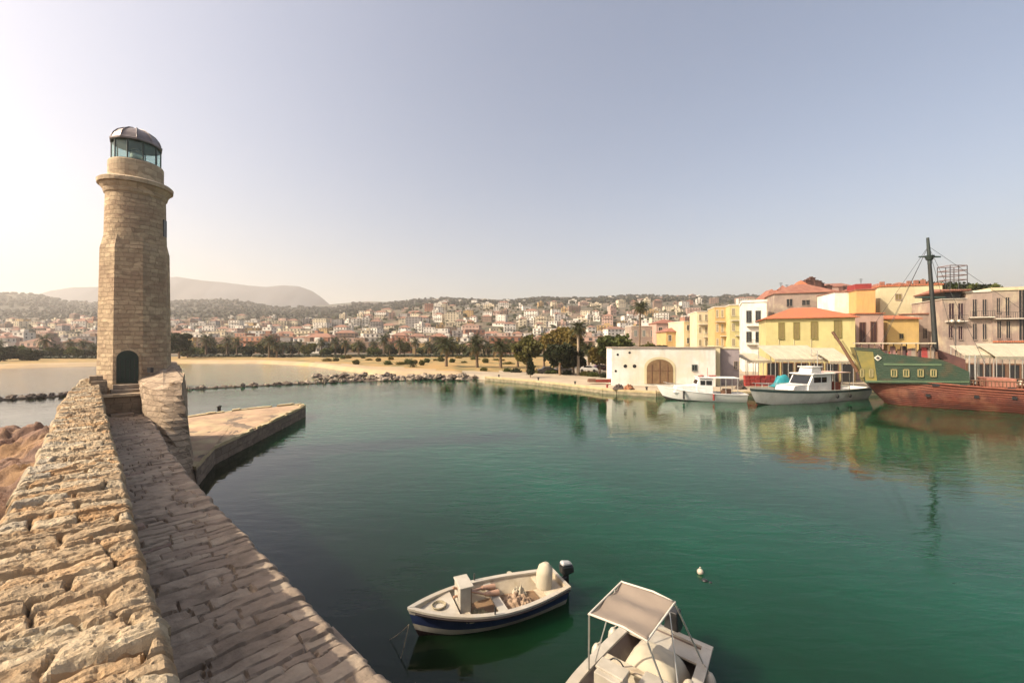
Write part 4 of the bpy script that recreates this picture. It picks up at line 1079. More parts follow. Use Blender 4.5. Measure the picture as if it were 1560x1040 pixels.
b = MB(); archface(w_, t0 - .35, t1 + .35, zB, zA + .35, zA - 1.2, .02, -.06, b); b.build('arch_surround', paley_p, rt)
archwood = M_('arch door wood', (.24, .15, .07), (.17, .10, .05), 1.5, .7, .3, 8)
b = MB(); archface(w_, t0, t1, zB, zA, zA - 1.4, .02, -.09, b); dr = b.build('door', archwood, rt)
b = MB()
for f_ in (.2, .5, .8):
    t = t0 + (t1 - t0) * f_; w_.box(b, t - .06, t + .06, -.13, -.09, zB, zA - .25 if f_ == .5 else zA - .75)
w_.box(b, t0, t1, -.12, -.09, zB + 1.9, zB + 2.0); b.build('door_frame', shut_b, dr)
building('annex', 'grey flat-roofed annex, shade put into its wall colour, standing right against the white arched building', 1096, 64, 1126, 63, 531, 7, shade_p, wins=[(1121, 556, 5, 11)], frame=stoneh_p, parapet=.2, rooftrim=cream_p)
building('annex', 'narrow cream block between the white arched building and the grey annex', 1089, 63.2, 1097, 63, 528, 6, paley_p, parapet=.15, rooftrim=cream_p)

# houses right of the customs building, far to near
far_set = [
 ('small cream house with many windows under the tall thin palm', 962, 180, 1000, 180, 497, stoneh_p, (3, 2, .35, .4), 'flat'),
 ('pinkish house with old tiled roof behind the white arched building', 1000, 175, 1036, 175, 492, pink_p, (3, 2, .4, .4), 'hip'),
 ('ochre house with tiled roof above the roof of the white arched building', 1015, 150, 1048, 150, 505, M_('ochre house plaster', (.55, .38, .16), None, .5, .9), (3, 2, .4, .4), 'hip'),
 ('white two-window house standing above the right end of the arched building', 1042, 145, 1066, 146, 490, cream_p, (2, 3, .3, .4), 'flat'),
 ('cream block of flats with balconies left of the orange house', 1062, 135, 1090, 134, 475, cream_p, (3, 4, .35, .45), 'flat'),
 ('tall narrow orange house with ochre shutters', 1089, 120, 1112, 119, 468, M_('bright orange plaster', (.62, .41, .17), None, .5, .9), (3, 4, .35, .5), 'flat'),
 ('tall yellow house right of the orange one', 1112, 114, 1134, 113, 465, yellow_p, (2, 4, .35, .45), 'flat'),
]
for lab, p0, y0, p1, y1, top, mt, g_, rf in far_set:
    rt, w_, z_ = building('town_building', lab, p0, y0, p1, y1, top, 10, mt, rf, 2.0, terra_d, grid=g_, frame=trim_w, pane=shut_o if 'orange' in lab else [shut_b, pane_m, shut_g][p0 % 3])
    if g_[1] > 2:
        for i in range(1, g_[1]): balcony(rt, w_, w_.L * (.05 if i % 2 else .35), w_.L * (.62 if i % 2 else .95), 1.0 + i * (z_ - 1.0) / g_[1], 1.1)
rt, w_, z_ = building('white_house', 'white three-storey house with grey shutters and balcony left of the yellow harbour building', 1131, 92, 1168, 90, 461, 12, white_p, wins=[(1141, 482, 7, 17), (1155, 482, 7, 17), (1141, 513, 7, 15), (1155, 513, 7, 15)], frame=shut_g, parapet=.5, rooftrim=white_p)
for py in (496, 524): balcony(rt, w_, w_.hit(1137), w_.hit(1163), w_.at(1150, py)[1])
# yellow harbour building
rt, w_, z_ = building('harbour_building', 'bright yellow harbour building with orange hipped tile roof and four brown shuttered windows', 1167, 73, 1303, 68, 485, 9, yellow_p, 'hip', 2.0, terra_t, over=.5,
    wins=[(1190.5, 504, 8, 24), (1213.5, 503.5, 8, 24), (1240.5, 503, 9.5, 25), (1276.5, 501, 10.5, 25)], frame=ochre_p, pane=shut_o)
b = MB()
for px in (1186, 1209, 1235): t = w_.hit(px); w_.box(b, t, t + .08, -.1, 0, 1, w_.at(px, 517)[1])
b.build('drainpipe', paley_p, rt)
SHOPS.append(((rt, w_), 6))
# grey house behind with windows
building('grey_house', 'grey old house with dark windows showing above the orange tile roof', 1180, 96, 1276, 92, 447, 9, stoneh_p, 'hip', 2.4, terra_d, wins=[(1203, 461, 9, 11), (1228, 461, 12, 8), (1254, 460, 12, 8)], frame=stoneh_p, over=.3)
building('old_house', 'small house with red tiled roof at the left end of the rooftops', 1166, 104, 1196, 103, 455, 9, sage_p, 'hip', 2.6, terra_d, over=.3)
building('old_house', 'house with bright terracotta roof below the chimneys on the skyline', 1206, 110, 1245, 108, 444, 10, cream_p, 'hip', 3.2, terra_t, over=.3)
building('old_house', 'house with dark red roof right of the skyline chimneys', 1243, 116, 1300, 113, 438, 9, pink_p, 'mono', 2.0, terra_d, over=.2)
building('cream_house', 'blank cream wall block left of the orange block above the yellow building', 1272, 84, 1306, 83, 445, 8, white_p, parapet=.15, rooftrim=terra_d)
rt, w_, z_ = building('orange_block', 'plain orange upper block with dark roof terrace above the pink shop', 1305, 80, 1334, 79, 442, 8, orange_p, parapet=.2, rooftrim=terra_d)
b = MB(); w_.box(b, .2, w_.L - .2, 1, 5, z_ + .2, z_ + 1.3); b.build('roof_terrace', red_p, rt)
building('pink_house', 'pinkish house with two tall dark windows right of the yellow building', 1304, 72, 1346, 71, 478, 8, pink_p, 'mono', .5, terra_t, wins=[(1314, 506, 8, 29), (1331, 505, 8, 29)], frame=shut_b, pane=M_('dark red shutter', (.06, .02, .02), None, 2, .6), over=.2)
rt, w_, z_ = building('cream_house', 'large cream plastered building with one small window left of the ship mast', 1341, 82, 1436, 79, 437, 12, paley_p, wins=[(1369, 452, 9, 8), (1352, 496, 6, 14)], frame=stoneh_p, pane=shut_o, parapet=.25, rooftrim=terra_t)
b = MB()
for k in range(9): w_.box(b, w_.L * k / 9 + .1, w_.L * (k + .8) / 9, .2, .5, z_ + .25, z_ + .25 + rnd.uniform(.2, .9))
b.build('chimney', terra_d, rt)
building('orange_house', 'low orange yellow house with small tiled roof under the big cream wall', 1352, 73, 1400, 72, 486, 6, M_('warm orange plaster', (.62, .42, .15), None, .5, .9), 'mono', 1.0, terra_t, wins=[(1373, 512, 5, 7)], frame=shut_o, over=.35)
building('stone_house', 'narrow stone house behind the ship mast below the cream wall', 1400, 74, 1437, 73, 478, 6, stoneh_p, 'mono', .4, terra_d, wins=[(1409, 508, 6, 15), (1428, 508, 6, 15)], frame=stoneh_p, over=.2)
# neoclassical house with two dark windows
rt, w_, z_ = building('balcony_house', 'pinkish two-storey house with paired dark red windows and dark loggia under a red roof', 1436, 70, 1472, 69, 456, 9, stoneh_p, wins=[(1449.5, 474, 7.5, 24), (1463.5, 474, 7.5, 24), (1448, 505, 6, 18), (1463, 507, 6, 20)], frame=stoneh_p, pane=M_('dark wine shutter', (.035, .012, .02), None, 2, .5), parapet=.1)
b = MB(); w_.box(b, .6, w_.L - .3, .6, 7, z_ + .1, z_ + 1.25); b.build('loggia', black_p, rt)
b = MB(); w_.box(b, -.2, w_.L + .3, -.5, 8, z_ + 1.25, z_ + 1.4); 
b.hexa([w_.w(-.3, -.6, z_ + 1.4), w_.w(w_.L + .4, -.6, z_ + 1.4), w_.w(w_.L + .4, 8, z_ + 1.4), w_.w(-.3, 8, z_ + 1.4)], [w_.w(-.3, -.5, z_ + 1.5), w_.w(w_.L + .4, -.5, z_ + 1.5), w_.w(w_.L - 1, 5, z_ + 2.2), w_.w(1, 5, z_ + 2.2)]); b.build('roof', terra_d, rt)
balcony(rt, w_, .3, w_.L - .2, w_.at(1450, 489)[1]); SHOPS.append(((rt, w_), 2))
rt, w_, z_ = building('stone_hotel', 'long weathered stone row with tall shuttered windows and running balcony', 1472, 69, 1512, 67.5, 446, 10, stoneh_p, wins=[(1485, 469, 6, 26), (1500, 468, 6, 24), (1485, 505, 6, 24), (1500, 505, 6, 24)], frame=stoneh_p, pane=black_p, parapet=.3)
balcony(rt, w_, .2, w_.L, w_.at(1485, 483)[1]); SHOPS.append(((rt, w_), 3))
rt, w_, z_ = building('stone_hotel', 'rightmost stone house with dark windows cut by the picture edge', 1512, 67.4, 1600, 65, 443, 10, stoneh_p, wins=[(1521, 465, 5, 22), (1535, 467, 6, 28), (1522, 502, 6, 26), (1536, 502, 6, 26), (1557, 478, 9, 80), (1577, 467, 6, 28), (1577, 502, 6, 26)], frame=stoneh_p, pane=black_p, parapet=.5, rooftrim=cream_p)
balcony(rt, w_, .1, w_.hit(1555), w_.at(1530, 485)[1]); SHOPS.append(((rt, w_), 4))
b = MB(); w_.box(b, 0, w_.L, -1.2, -.05, w_.at(1530, 520)[1] - .15, w_.at(1530, 519)[1]); b.build('shop_canopy', terra_t, rt)
def shopfronts(root, w_, z1, t0=0, t1=None, n=4, m_=None):
    t1 = t1 if t1 is not None else w_.L
    for k in range(n):
        a_ = t0 + (t1 - t0) * (k + .12) / n; q_ = t0 + (t1 - t0) * (k + .88) / n
        b = MB(); w_.box(b, a_, q_, -.04, .03, .6, z1); sf = b.build('shopfront', m_ or black_p, root)
        b = MB(); w_.box(b, a_ - .12, a_, -.12, .02, .6, z1); w_.box(b, q_, q_ + .12, -.12, .02, .6, z1); w_.box(b, a_ - .12, q_ + .12, -.12, .02, z1, z1 + .2); b.build('shopfront_frame', shut_b, sf)
for nm, k_ in SHOPS: shopfronts(nm[0], nm[1], 3.6, n=k_)
RS = [(1172, 1186, 441, 118), (1186, 1200, 436, 120), (1200, 1212, 438, 122), (1210, 1226, 434, 124), (1246, 1262, 435, 122), (1262, 1276, 438, 124), (1278, 1296, 434, 122), (1160, 1173, 447, 121)]
for k, (a_, q_, top, Y_) in enumerate(sorted(RS)):
    building('rooftop_house', 'little tiled house jammed on the old-town skyline, %s from the left' % ordinal(k + 1), a_, Y_, q_, Y_ - 1, top + 5, 6, [cream_p, stoneh_p, pink_p][k % 3], ['hip', 'mono'][k % 2], 1.3, [terra_d, terra_t][k % 2], grid=(2, 4, .3, .3), frame=stoneh_p, over=.3, cat='house', group='small houses on the old-town skyline')
# skyline extras
def skyprop(label, px, Y, py0, py1, w, m_, name='chimney', cat='chimney', grp=None):
    x, y = XY(px, Y); z1 = H - (py1 - HZ) / F * Y; z0 = H - (py0 - HZ) / F * Y; b = MB()
    b.box((x, y, (z0 + z1) / 2), (w, w, z1 - z0)); b.box((x, y, z1 + .08), (w + .2, w + .2, .16)); b.box((x, y, z1 + .3), (w * .5, w * .5, .3))
    return tag(b.build(name, m_), label, cat, grp)
dk = M_('sooty brick', (.16, .07, .05), (.09, .05, .045), 2, .9)
for k, (px, a_, q_, w_s) in enumerate(((1229, 446, 428, 1.5), (1236, 446, 424, 1.3), (1243, 446, 429, 1.8), (1251, 446, 432, 1.0), (1262, 444, 436, 1.2), (1285, 446, 438, 1.4))):
    skyprop('%s sooty brick chimney from the left on the old-town skyline' % ordinal(k + 1), px, 112, a_ + 6, q_, w_s, dk, grp='chimneys on the skyline')
for k, (px, t_) in enumerate(((1190, 430), (1199, 433), (1222, 432), (1290, 434), (1312, 424), (1345, 430), (1386, 430))):
    x, y = XY(px, 105); z1 = H - (t_ - HZ) / F * 105; b = MB(); b.tube([(x, y, z1 - 5), (x, y, z1)], .05, 5)
    for q in range(4): b.tube([(x - .5 + .1 * q, y, z1 - .2 - .25 * q), (x + .5 - .1 * q, y, z1 - .2 - .25 * q)], .03, 4)
    tag(b.build('television_aerial', iron_m), '%s thin television aerial from the left on the old-town rooftops' % ordinal(k + 1), 'aerial', 'aerials on the rooftops')
# row of terracotta rooftop clutter houses along the skyline
sk = [(1300, 1330, 436, 'red'), (1330, 1362, 433, 'brown'), (1362, 1400, 431, 'terracotta'), (1398, 1440, 429, 'olive'), (1476, 1516, 441, 'cream')]
for k, (a_, q_, top, c_) in enumerate(sk):
    building('rooftop_house', '%s rooftop house on the skyline, %s of five from the left' % (c_, ordinal(k + 1)), a_, 100 - k * 3, q_, 99 - k * 3, top + 4, 6, {'red': pink_p, 'brown': stoneh_p, 'terracotta': pink_p, 'olive': cream_p, 'cream': cream_p}[c_], 'hip', 1.0, terra_d, grid=(4, 5, .3, .35), frame=stoneh_p, over=.2, cat='house')
for k in range(9):
    px = 1400 + k * 14.5; Y = 92 - k * 2.4
    b = MB(); crown_mesh(b, [(0, 0, 0, 1.0), (.9, .3, -.1, .8), (-.8, 0, -.2, .7)], 420, .2, 200 + k); o = b.build('roof_plant', lf_dark if k % 2 else lf_mid, origin=(0, 0, 0))
    x, y = XY(px, Y); place(o, (x, y, H - ((433 + k * .9) - HZ) / F * Y - .1)); tag(o, '%s leafy rooftop bush from the left above the harbour houses' % ordinal(k + 1), 'bush', 'bushes on the roof terraces')
    b = MB(); b.box((x, y, H - ((437 + k) - HZ) / F * Y - .9), (2.2, 1.0, .9)); tag(b.build('planter', stoneh_p), 'stone planter under the %s rooftop bush from the left' % ordinal(k + 1), 'planter', 'planters on the roof terraces')
# rooftop frame
rt = thing('roof_frame', (*XY(1461, 80), H + 9), 'open railed metal frame standing high on the roof beside the mast', 'roof frame')
b = MB(); Y = 80
xa, xb = XY(1448, Y)[0], XY(1474, Y)[0]; zlo, zhi = H + (HZ - 436) / F * Y, H + (HZ - 404) / F * Y
for x in (xa, (xa + xb) / 2, xb):
    for y in (Y, Y + 2.4): b = MB(); b.tube([(x, y, zlo - 1), (x, y, zhi)], .07, 5); b.build('post', iron_m, rt)
b = MB()
for z in (zhi, zhi - .9, zhi - 1.8, zhi - 2.7):
    for y in (Y, Y + 2.4): b.tube([(xa, y, z), (xb, y, z)], .08, 5)
    for x in (xa, xb): b.tube([(x, Y, z), (x, Y + 2.4, z)], .07, 5)
b.build('rails', M_('rusty rail', (.22, .12, .09), None, 3, .7), rt)

# awnings, parasols and quay clutter
def awning(label, px0, px1, Y, pyb, pyf, depth, m_, posts=4):
    w_ = Wall(px0, Y, px1, Y); zb = H - (pyb - HZ) / F * (Y + depth); zf = H - (pyf - HZ) / F * Y
    rt = thing('awning', (*(w_.A + w_.e * w_.L / 2), 1.0), label, 'awning', None)
    b = MB(); n = 14; top = []; 
    for k in range(n):
        t0 = w_.L * k / n; t1 = w_.L * (k + 1) / n; s_ = -.08 if k % 2 else .0
        b.hexa([w_.w(t0, 0, zf - .04), w_.w(t1, 0, zf - .04), w_.w(t1, depth, zb - .04), w_.w(t0, depth, zb - .04)], [w_.w(t0, 0, zf + s_ + .02), w_.w(t1, 0, zf + s_ + .02), w_.w(t1, depth, zb + .02), w_.w(t0, depth, zb + .02)])
        w_.box(b, t0, t1 - .04, -.04, 0, zf - .35 + s_, zf + .02)
    b.build('canvas', m_, rt)
    for k in range(posts):
        for o in (.05, depth - .1):
            b = MB(); p = Vector(w_.w(.15 + (w_.L - .3) * k / (posts - 1), o, 0)); b.tube([(p.x, p.y, .6), (p.x, p.y, (zf if o < 1 else zb) - .04)], .05, 6); b.build('post', alu, rt)
    return rt
awning('wide white sloping awning below the white three-storey house', 1138, 1176, 66, 538, 549, 5, canvas_w)
awning('long white sloping awning along the yellow building front', 1180, 1262, 63, 526, 547, 4.5, canvas_w, 5)
awning('short white awning right of the long one before the yellow building', 1264, 1302, 60, 530, 550, 4, canvas_w, 3)
awning('cream cafe awning on pale posts right of the green ship castle', 1469, 1516, 58, 526, 541, 2, canvas_w)
awning('pale awning at the right picture edge beside the cafe awning', 1517, 1600, 57, 523, 543, 2.5, canvas_w, 5)
def table(px, Y, label):
    t_ = thing('cafe_table', (*XY(px, Y), 1.0), label, 'table', 'cafe tables on the quay'); x, y = XY(px, Y); b = MB(); b.lathe((x, y), [(.45, 1.72), (.45, 1.76)], 14); b.build('tabletop', trim_w, t_)
    b = MB(); b.lathe((x, y), [(.25, .96), (.05, 1.02), (.04, 1.7)], 8); b.build('leg', iron_m, t_)
for k, px in enumerate((1494, 1506, 1520, 1534, 1546)): table(px, 57.5, '%s small round cafe table from the left under the cream awnings' % ordinal(k + 1))
def chair(px, Y, label, m_):
    t_ = thing('cafe_chair', (*XY(px, Y), 1.0), label, 'chair', 'cafe chairs on the quay'); x, y = XY(px, Y); b = MB(); b.box((x, y, 1.45), (.44, .44, .05)); b.build('seat', m_, t_)
    b = MB(); b.box((x + .2, y, 1.7), (.05, .44, .5)); b.build('backrest', m_, t_)
    for i in (-1, 1):
        for j in (-1, 1): b = MB(); b.box((x + i * .18, y + j * .18, 1.2), (.04, .04, .46)); b.build('leg', iron_m, t_)
for k, px in enumerate((1490, 1499, 1512, 1527, 1540, 1552)): chair(px, 57, '%s cafe chair from the left under the cream awnings' % ordinal(k + 1), [trim_w, red_p, trim_w][k % 3])
netm_q = M_('dark net', (.06, .05, .05), (.10, .07, .05), 6, .95, 1.0, 20); netm_b = M_('orange net', (.34, .14, .06), (.22, .10, .05), 6, .95, 1.0, 20)
# quay lamp
def lamp(px, Y, top, label):
    x, y = XY(px, Y); zt_ = H - (top - HZ) / F * Y; rt = thing('street_lamp', (x, y, .95), label, 'street lamp')
    b = MB(); b.lathe((x, y), [(.14, .95), (.12, 1.5), (.06, 1.6), (.05, zt_ - .2)], 8); b.tube([(x - .5, y, zt_ - .5), (x, y, zt_ - .25), (x + .5, y, zt_ - .5)], .035, 6); b.build('pole', iron_m, rt)
    for s_ in (-.5, .5): b = MB(); b.ball((x + s_, y, zt_ - .3), .22); b.build('globe', trim_w, rt)
lamp(1456, 60, 486, 'quay lamp with two white globes in front of the stone houses')
# stacks
rt = thing('crate_stack', (*XY(1155, 60), .95), 'long stack of red fish crates on the quay behind the white boats', 'crates'); b = MB()
xr = XY(1133, 60)[0]
for k in range(6):
    for j in range(3): b.box((xr + .4 + k * .72, 60 + rnd.uniform(-.08, .08), 1.15 + j * .52), (.62, .5, .44)); 
b.build('crate_body', red_p, rt)
b = MB()
for k in range(6):
    for j in range(3): b.box((xr + .4 + k * .72, 60, 1.39 + j * .52), (.68, .56, .05))
b.build('crate_rim', M_('pale red rim', (.45, .12, .09), None, 2, .6), rt)
xr = XY(1180, 58)[0]
gx_, gy_ = np.meshgrid(np.linspace(0, 3.3, 30), np.linspace(0, 1.6, 14), indexing='ij')
gz_ = 1.0 + 1.5 * np.exp(-((gx_ - 1.6) / 1.1) ** 4) * np.exp(-((gy_ - .8) / .55) ** 4) + .35 * fbm(gx_ * 2, gy_ * 2, 3) * ((gx_ > .1) & (gx_ < 3.2))
tag(grid_mesh('tarpaulin', gx_ + xr, gy_ + 58, gz_, teal_p, skirt=.95), 'turquoise tarpaulin heaped over gear on the quay behind the cabin boat', 'tarpaulin')
# small red boats near the corner of the customs house
def hull(L_, B_, sheer0, sheer1, draft, N=18, M=8, transom=.72, rake=.35, fullness=.5, sag=0.0):
    """station rings; x forward; returns list of (ring of points keel->gunwale for +y)"""
    st = []
    for i in range(N + 1):
        t = i / N
        bm_ = B_ / 2 * (transom + (1 - transom) * math.sin(min(1, t / .45) * math.pi / 2)) * (1 if t < .45 else max(0.0, 1 - ((t - .45) / .55) ** 2.1))
        sh = sheer0 + (sheer1 - sheer0) * t ** 2 - sag * math.sin(math.pi * t)
        kz = -draft * (1 - max(0, (t - .8) / .2) ** 2 * .75)
        ring = []
        for j in range(M + 1):
            k = j / M; y = bm_ * (k ** fullness if t < .8 else k ** (fullness + (t - .8) * 2.5)); z = kz + (sh - kz) * k ** 1.35
            x = -L_ / 2 + L_ * t * (1 - rake / L_) + rake * t * k
            ring.append((x, y, z))
        st.append(ring)
    return st
def hull_shell(b, st, bands, thick=.05, inner=None, floor=None):
    """outer skin in colour bands by height fraction; inner skin offset; rim on top"""
    N = len(st) - 1; M = len(st[0]) - 1
    def band(k):
        for lim, mi in bands:
            if k <= lim: return mi
        return bands[-1][1]
    for sg in (1, -1):
        for i in range(N):
            for j in range(M):
                a, c, d, e = st[i][j], st[i + 1][j], st[i + 1][j + 1], st[i][j + 1]
                q = [(p[0], p[1] * sg, p[2]) for p in (a, c, d, e)]
                if sg < 0: q = q[::-1]
                b.add(q, [(0, 1, 2, 3)], band((j + .5) / M), True)
        tr = [(p[0], p[1] * sg, p[2]) for p in st[0]]
    ring = [(p[0], p[1], p[2]) for p in st[0]] + [(p[0], -p[1], p[2]) for p in reversed(st[0])]
    b.add(ring, [tuple(range(len(ring)))], bands[-1][1])
def rim(b, st, w, h, mi, proud=.03, i0=0):
    N = len(st) - 1
    for sg in (1, -1):
        for i in range(i0, N):
            p, q = st[i][-1], st[i + 1][-1]
            def pts(v, dy): 
                y = max(0.0, v[1] + dy); return (v[0], y * sg, v[2])
            a0, a1, c0, c1 = pts(p, proud), pts(p, -w), pts(q, proud), pts(q, -w)
            if a1[1] * sg <= 0: a1 = (a1[0], 0, a1[2])
            lo = [a0, c0, c1, a1]; b.hexa([(x, y, z - h * .5) for x, y, z in lo], [(x, y, z + h * .5) for x, y, z in lo], mi)
    p = st[0][-1]; b.box((p[0], 0, p[2]), (w * .8, p[1] * 2 + proud * 2, h), mi=mi)
def inner_skin(b, st, off, zf, mi, x0=None):
    """inner sides from gunwale down to a floor at zf"""
    N = len(st) - 1; M = len(st[0]) - 1; L_, R_ = [], []
    def w_at(ring, z):
        for j in range(M):
            if ring[j][2] <= z <= ring[j + 1][2]:
                k = (z - ring[j][2]) / (ring[j + 1][2] - ring[j][2] + 1e-9); return ring[j][1] + (ring[j + 1][1] - ring[j][1]) * k, ring[j][0] + (ring[j + 1][0] - ring[j][0]) * k
        return ring[0][1], ring[0][0]
    prev = None
    for i in range(N + 1):
        g = st[i][-1]; yf, xf = w_at(st[i], zf); yt = max(0, g[1] - off); yf = max(0, yf - off)
        xg = g[0] + (off if i == 0 else 0); xf_ = xf + (off if i == 0 else 0)
        cur = [(xg, yt, g[2]), (xf_, yf, zf), (xf_, -yf, zf), (xg, -yt, g[2])]
        if prev:
            for j in range(3): b.add([prev[j], cur[j], cur[j + 1], prev[j + 1]], [(3, 2, 1, 0)], mi)
        else: b.add(cur, [(0, 1, 2, 3)], mi)
        prev = cur
for k, (px, Y, rz) in enumerate(((908, 66, .2), (921, 65, -.3))):
    st = hull(2.6, 1.1, .5, .6, .0, 10, 5); t_ = thing('small_boat', (0, 0, 0), ['upturned dark red skiff on the quay nearer the trees', 'small red skiff on the quay corner beside the white building'][k], 'skiff', 'skiffs stored on the quay')
    b = MB(); hull_shell(b, st, [(1, 0)]); b.build('hull', red_p if k else shut_b, t_)
    b = MB(); rim(b, st, .06, .05, 0); b.build('gunwale', boatw if k else wood_m, t_)
    x, y = XY(px, Y); place(t_, (x, y, .98 if k else 1.5), rz)
    if not k: t_.rotation_euler = (math.pi, 0, rz)
# parked cars in the trees' shade
def car(px, Y, rz, label, paint):
    t_ = thing('parked_car', (0, 0, 0), label, 'car', 'cars parked under the quay trees'); prof = [(-2.05, .35), (-2.1, .75), (-1.75, .95), (-1.2, 1.0), (-.75, 1.42), (.55, 1.45), (1.15, 1.02), (1.9, .88), (2.1, .65), (2.1, .35)]
    b = MB(); b.hexa([(x, -.8, z) for x, z in prof], [(x, .8, z) for x, z in prof]); b.build('body', paint, t_, bevel=.06)
    b = MB()
    for s_ in (-.81, .81): b.hexa([(x, s_ - .01, z) for x, z in ((-1.1, 1.0), (-.72, 1.36), (.5, 1.38), (1.0, 1.02))], [(x, s_ + .01, z) for x, z in ((-1.1, 1.0), (-.72, 1.36), (.5, 1.38), (1.0, 1.02))])
    b.build('window', pane_m, t_)
    for x in (-1.3, 1.3):
        for s_ in (-.75, .75):
            b = MB(); b.tube([(x, s_ - .1, .32), (x, s_ + .1, .32)], .32, 12); b.build('wheel', rubber, t_)
    x, y = XY(px, Y); place(t_, (x, y, terr(px, Y)), rz)
car(834, 88, .1, 'dark car parked under the left of the dark quay tree', M_('dark car paint', (.02, .02, .025), None, 1, .3, coat=.5))
car(858, 90, .3, 'grey car parked in the shade beneath the dark quay tree', M_('grey car paint', (.18, .18, .19), None, 1, .3, coat=.5))
car(896, 92, -.2, 'white car parked right of the tall pale palm', M_('white car paint', (.7, .7, .68), None, 1, .3, coat=.5))
car(914, 95, .2, 'dark red car parked at the foot of the brownish tree', M_('wine car paint', (.10, .015, .02), None, 1, .3, coat=.5))

for k, (px, m_) in enumerate(((760, iron_m), (820, iron_m), (876, iron_m), (925, red_p), (962, iron_m), (985, iron_m))):
    Y = pw(px, shore) + .9; x, y = XY(px, Y); b = MB(); b.lathe((x, y), [(.16, .68), (.13, .75), (.12, 1.02), (.2, 1.06), (.2, 1.14), (.06, 1.18)], 10)
    tag(b.build('bollard', m_), '%s mooring bollard from the left along the open quay edge' % ordinal(k + 1), 'bollard', 'bollards along the quay edge')
for k, (px, Y, c_) in enumerate(((942, 58, netm_q), (958, 57.5, netm_b), (1128, 58.5, netm_q), (1226, 57, netm_b))):
    gx_, gy_ = np.meshgrid(np.linspace(-1, 1, 24), np.linspace(-1, 1, 24), indexing='ij'); r_ = np.sqrt(gx_ ** 2 + gy_ ** 2) + .3 * fbm(gx_ * 2 + k, gy_ * 2, 3); x, y = XY(px, Y)
    gz_ = .68 + .75 * np.clip(1 - r_ ** 2, 0, 1) ** .7 * (.8 + .7 * fbm(gx_ * 4 + k, gy_ * 4, 3))
    tag(grid_mesh('net_pile', x + gx_ * .8, y + gy_ * .6, gz_, c_), ['dark net pile on the quay left of the arched wooden door', 'orange net pile on the quay just before the arched wooden door', 'dark net pile at the foot of the grey annex', 'orange net pile on the quay behind the cabin boat'][k], 'net pile', 'net piles on the quay')
# ================================================================= boats
def orient(root, stern, bow):
    """place a boat so that its x axis runs from stern to bow"""
    s_, q_ = Vector(stern[:2]), Vector(bow[:2]); c_ = (s_ + q_) / 2; d = q_ - s_; root.location = (c_.x, c_.y, 0); root.rotation_euler = (0, 0, math.atan2(d.y, d.x)); return d.length
# --- open blue and white dinghy
st_p, bw_p = P(866, 908), P(634, 972)
LB = (Vector(bw_p[:2]) - Vector(st_p[:2])).length
bt = thing('rowing_boat', (0, 0, 0), 'open white and navy wooden motorboat with beige inside moored by its bow', 'boat')
LB_ = LB - .05
st = hull(LB_, 1.62, .52, .70, .22, 26, 15, transom=.62, rake=.3, sag=.06)
b = MB(); hull_shell(b, st, [(.42, 3), (.62, 0), (.84, 1), (1, 0)]); b.build('hull', [boatw, boatblue, boatdark, antif], bt)
b = MB(); inner_skin(b, st, .05, .10, 0); b.build('inner_hull', boatin, bt)
b = MB(); rim(b, st, .10, .05, 0); gw = b.build('gunwale', boatw, bt)
b = MB()
for sg in (1, -1): b.tube([(p[-1][0], (p[-1][1] + .035) * sg, p[-1][2] - .06) for p in st[:-1]], .028, 5)
b.build('rubbing_strake', boatdark, gw)
def halfw(x, z=None):
    i = min(range(len(st)), key=lambda k: abs(st[k][-1][0] - x)); return st[i][-1][1]
hx = LB_ / 2
def planks(name, x0, x1, z, m_, root, inset=.08, thick=.04, n=6):
    b = MB(); xs_ = np.linspace(x0, x1, n + 1); up = [(x, max(.02, halfw(x) - inset)) for x in xs_]
    poly = [(x, -y) for x, y in up] + [(x, y) for x, y in reversed(up)]; b.prism(poly, z - thick, z); return b.build(name, m_, root)
planks('foredeck', hx - 1.15, hx - .22, .56, boatw, bt, .10, n=8)
planks('stern_bench', -hx + .08, -hx + .62, .40, boatin, bt)
planks('thwart', -.28, -.06, .42, boatw, bt, .06)
planks('floorboards', -hx + .65, hx - 1.2, .14, wood_m, bt, .30, .03)
b = MB(); xb = hx - 1.35
b.box((xb, 0, .58), (.28, .50, .86)); b.box((xb - .02, 0, 1.03), (.36, .60, .04)); b.box((xb - .16, 0, .70), (.05, .4, .45), mi=1)
b.build('console', [boatw, wood_m], bt, bevel=.02)
b = MB(); a = [(-hx + .50, 0, .40), (-hx + .48, 0, .75), (-hx + .44, 0, .92), (-hx + .42, 0, 1.02)]; b.tube(a, [.22, .22, .19, .07], 12)
b.build('cover', canvas_w, bt)
b = MB(); b.tube([(-hx - .05, 0, .45), (-hx - .2, 0, .5)], .07, 8); b.tube([(-hx - .22, 0, -.3), (-hx - .22, 0, .62)], .06, 8); b.build('motor_bracket', black_p, bt)
b = MB(); b.hexa([(-hx - .42, -.10, .60), (-hx - .04, -.13, .60), (-hx - .04, .13, .60), (-hx - .42, .10, .60)], [(-hx - .40, -.09, .82), (-hx - .02, -.12, .86), (-hx - .02, .12, .86), (-hx - .40, .09, .82)], 0); b.hexa([(-hx - .40, -.09, .82), (-hx - .02, -.12, .86), (-hx - .02, .12, .86), (-hx - .40, .09, .82)], [(-hx - .30, -.06, .93), (-hx - .06, -.08, .97), (-hx - .06, .08, .97), (-hx - .30, .06, .93)], 1); b.build('outboard_motor', [black_p, M_('silver cowling', (.5, .5, .5), None, 3, .35)], bt, bevel=.05)
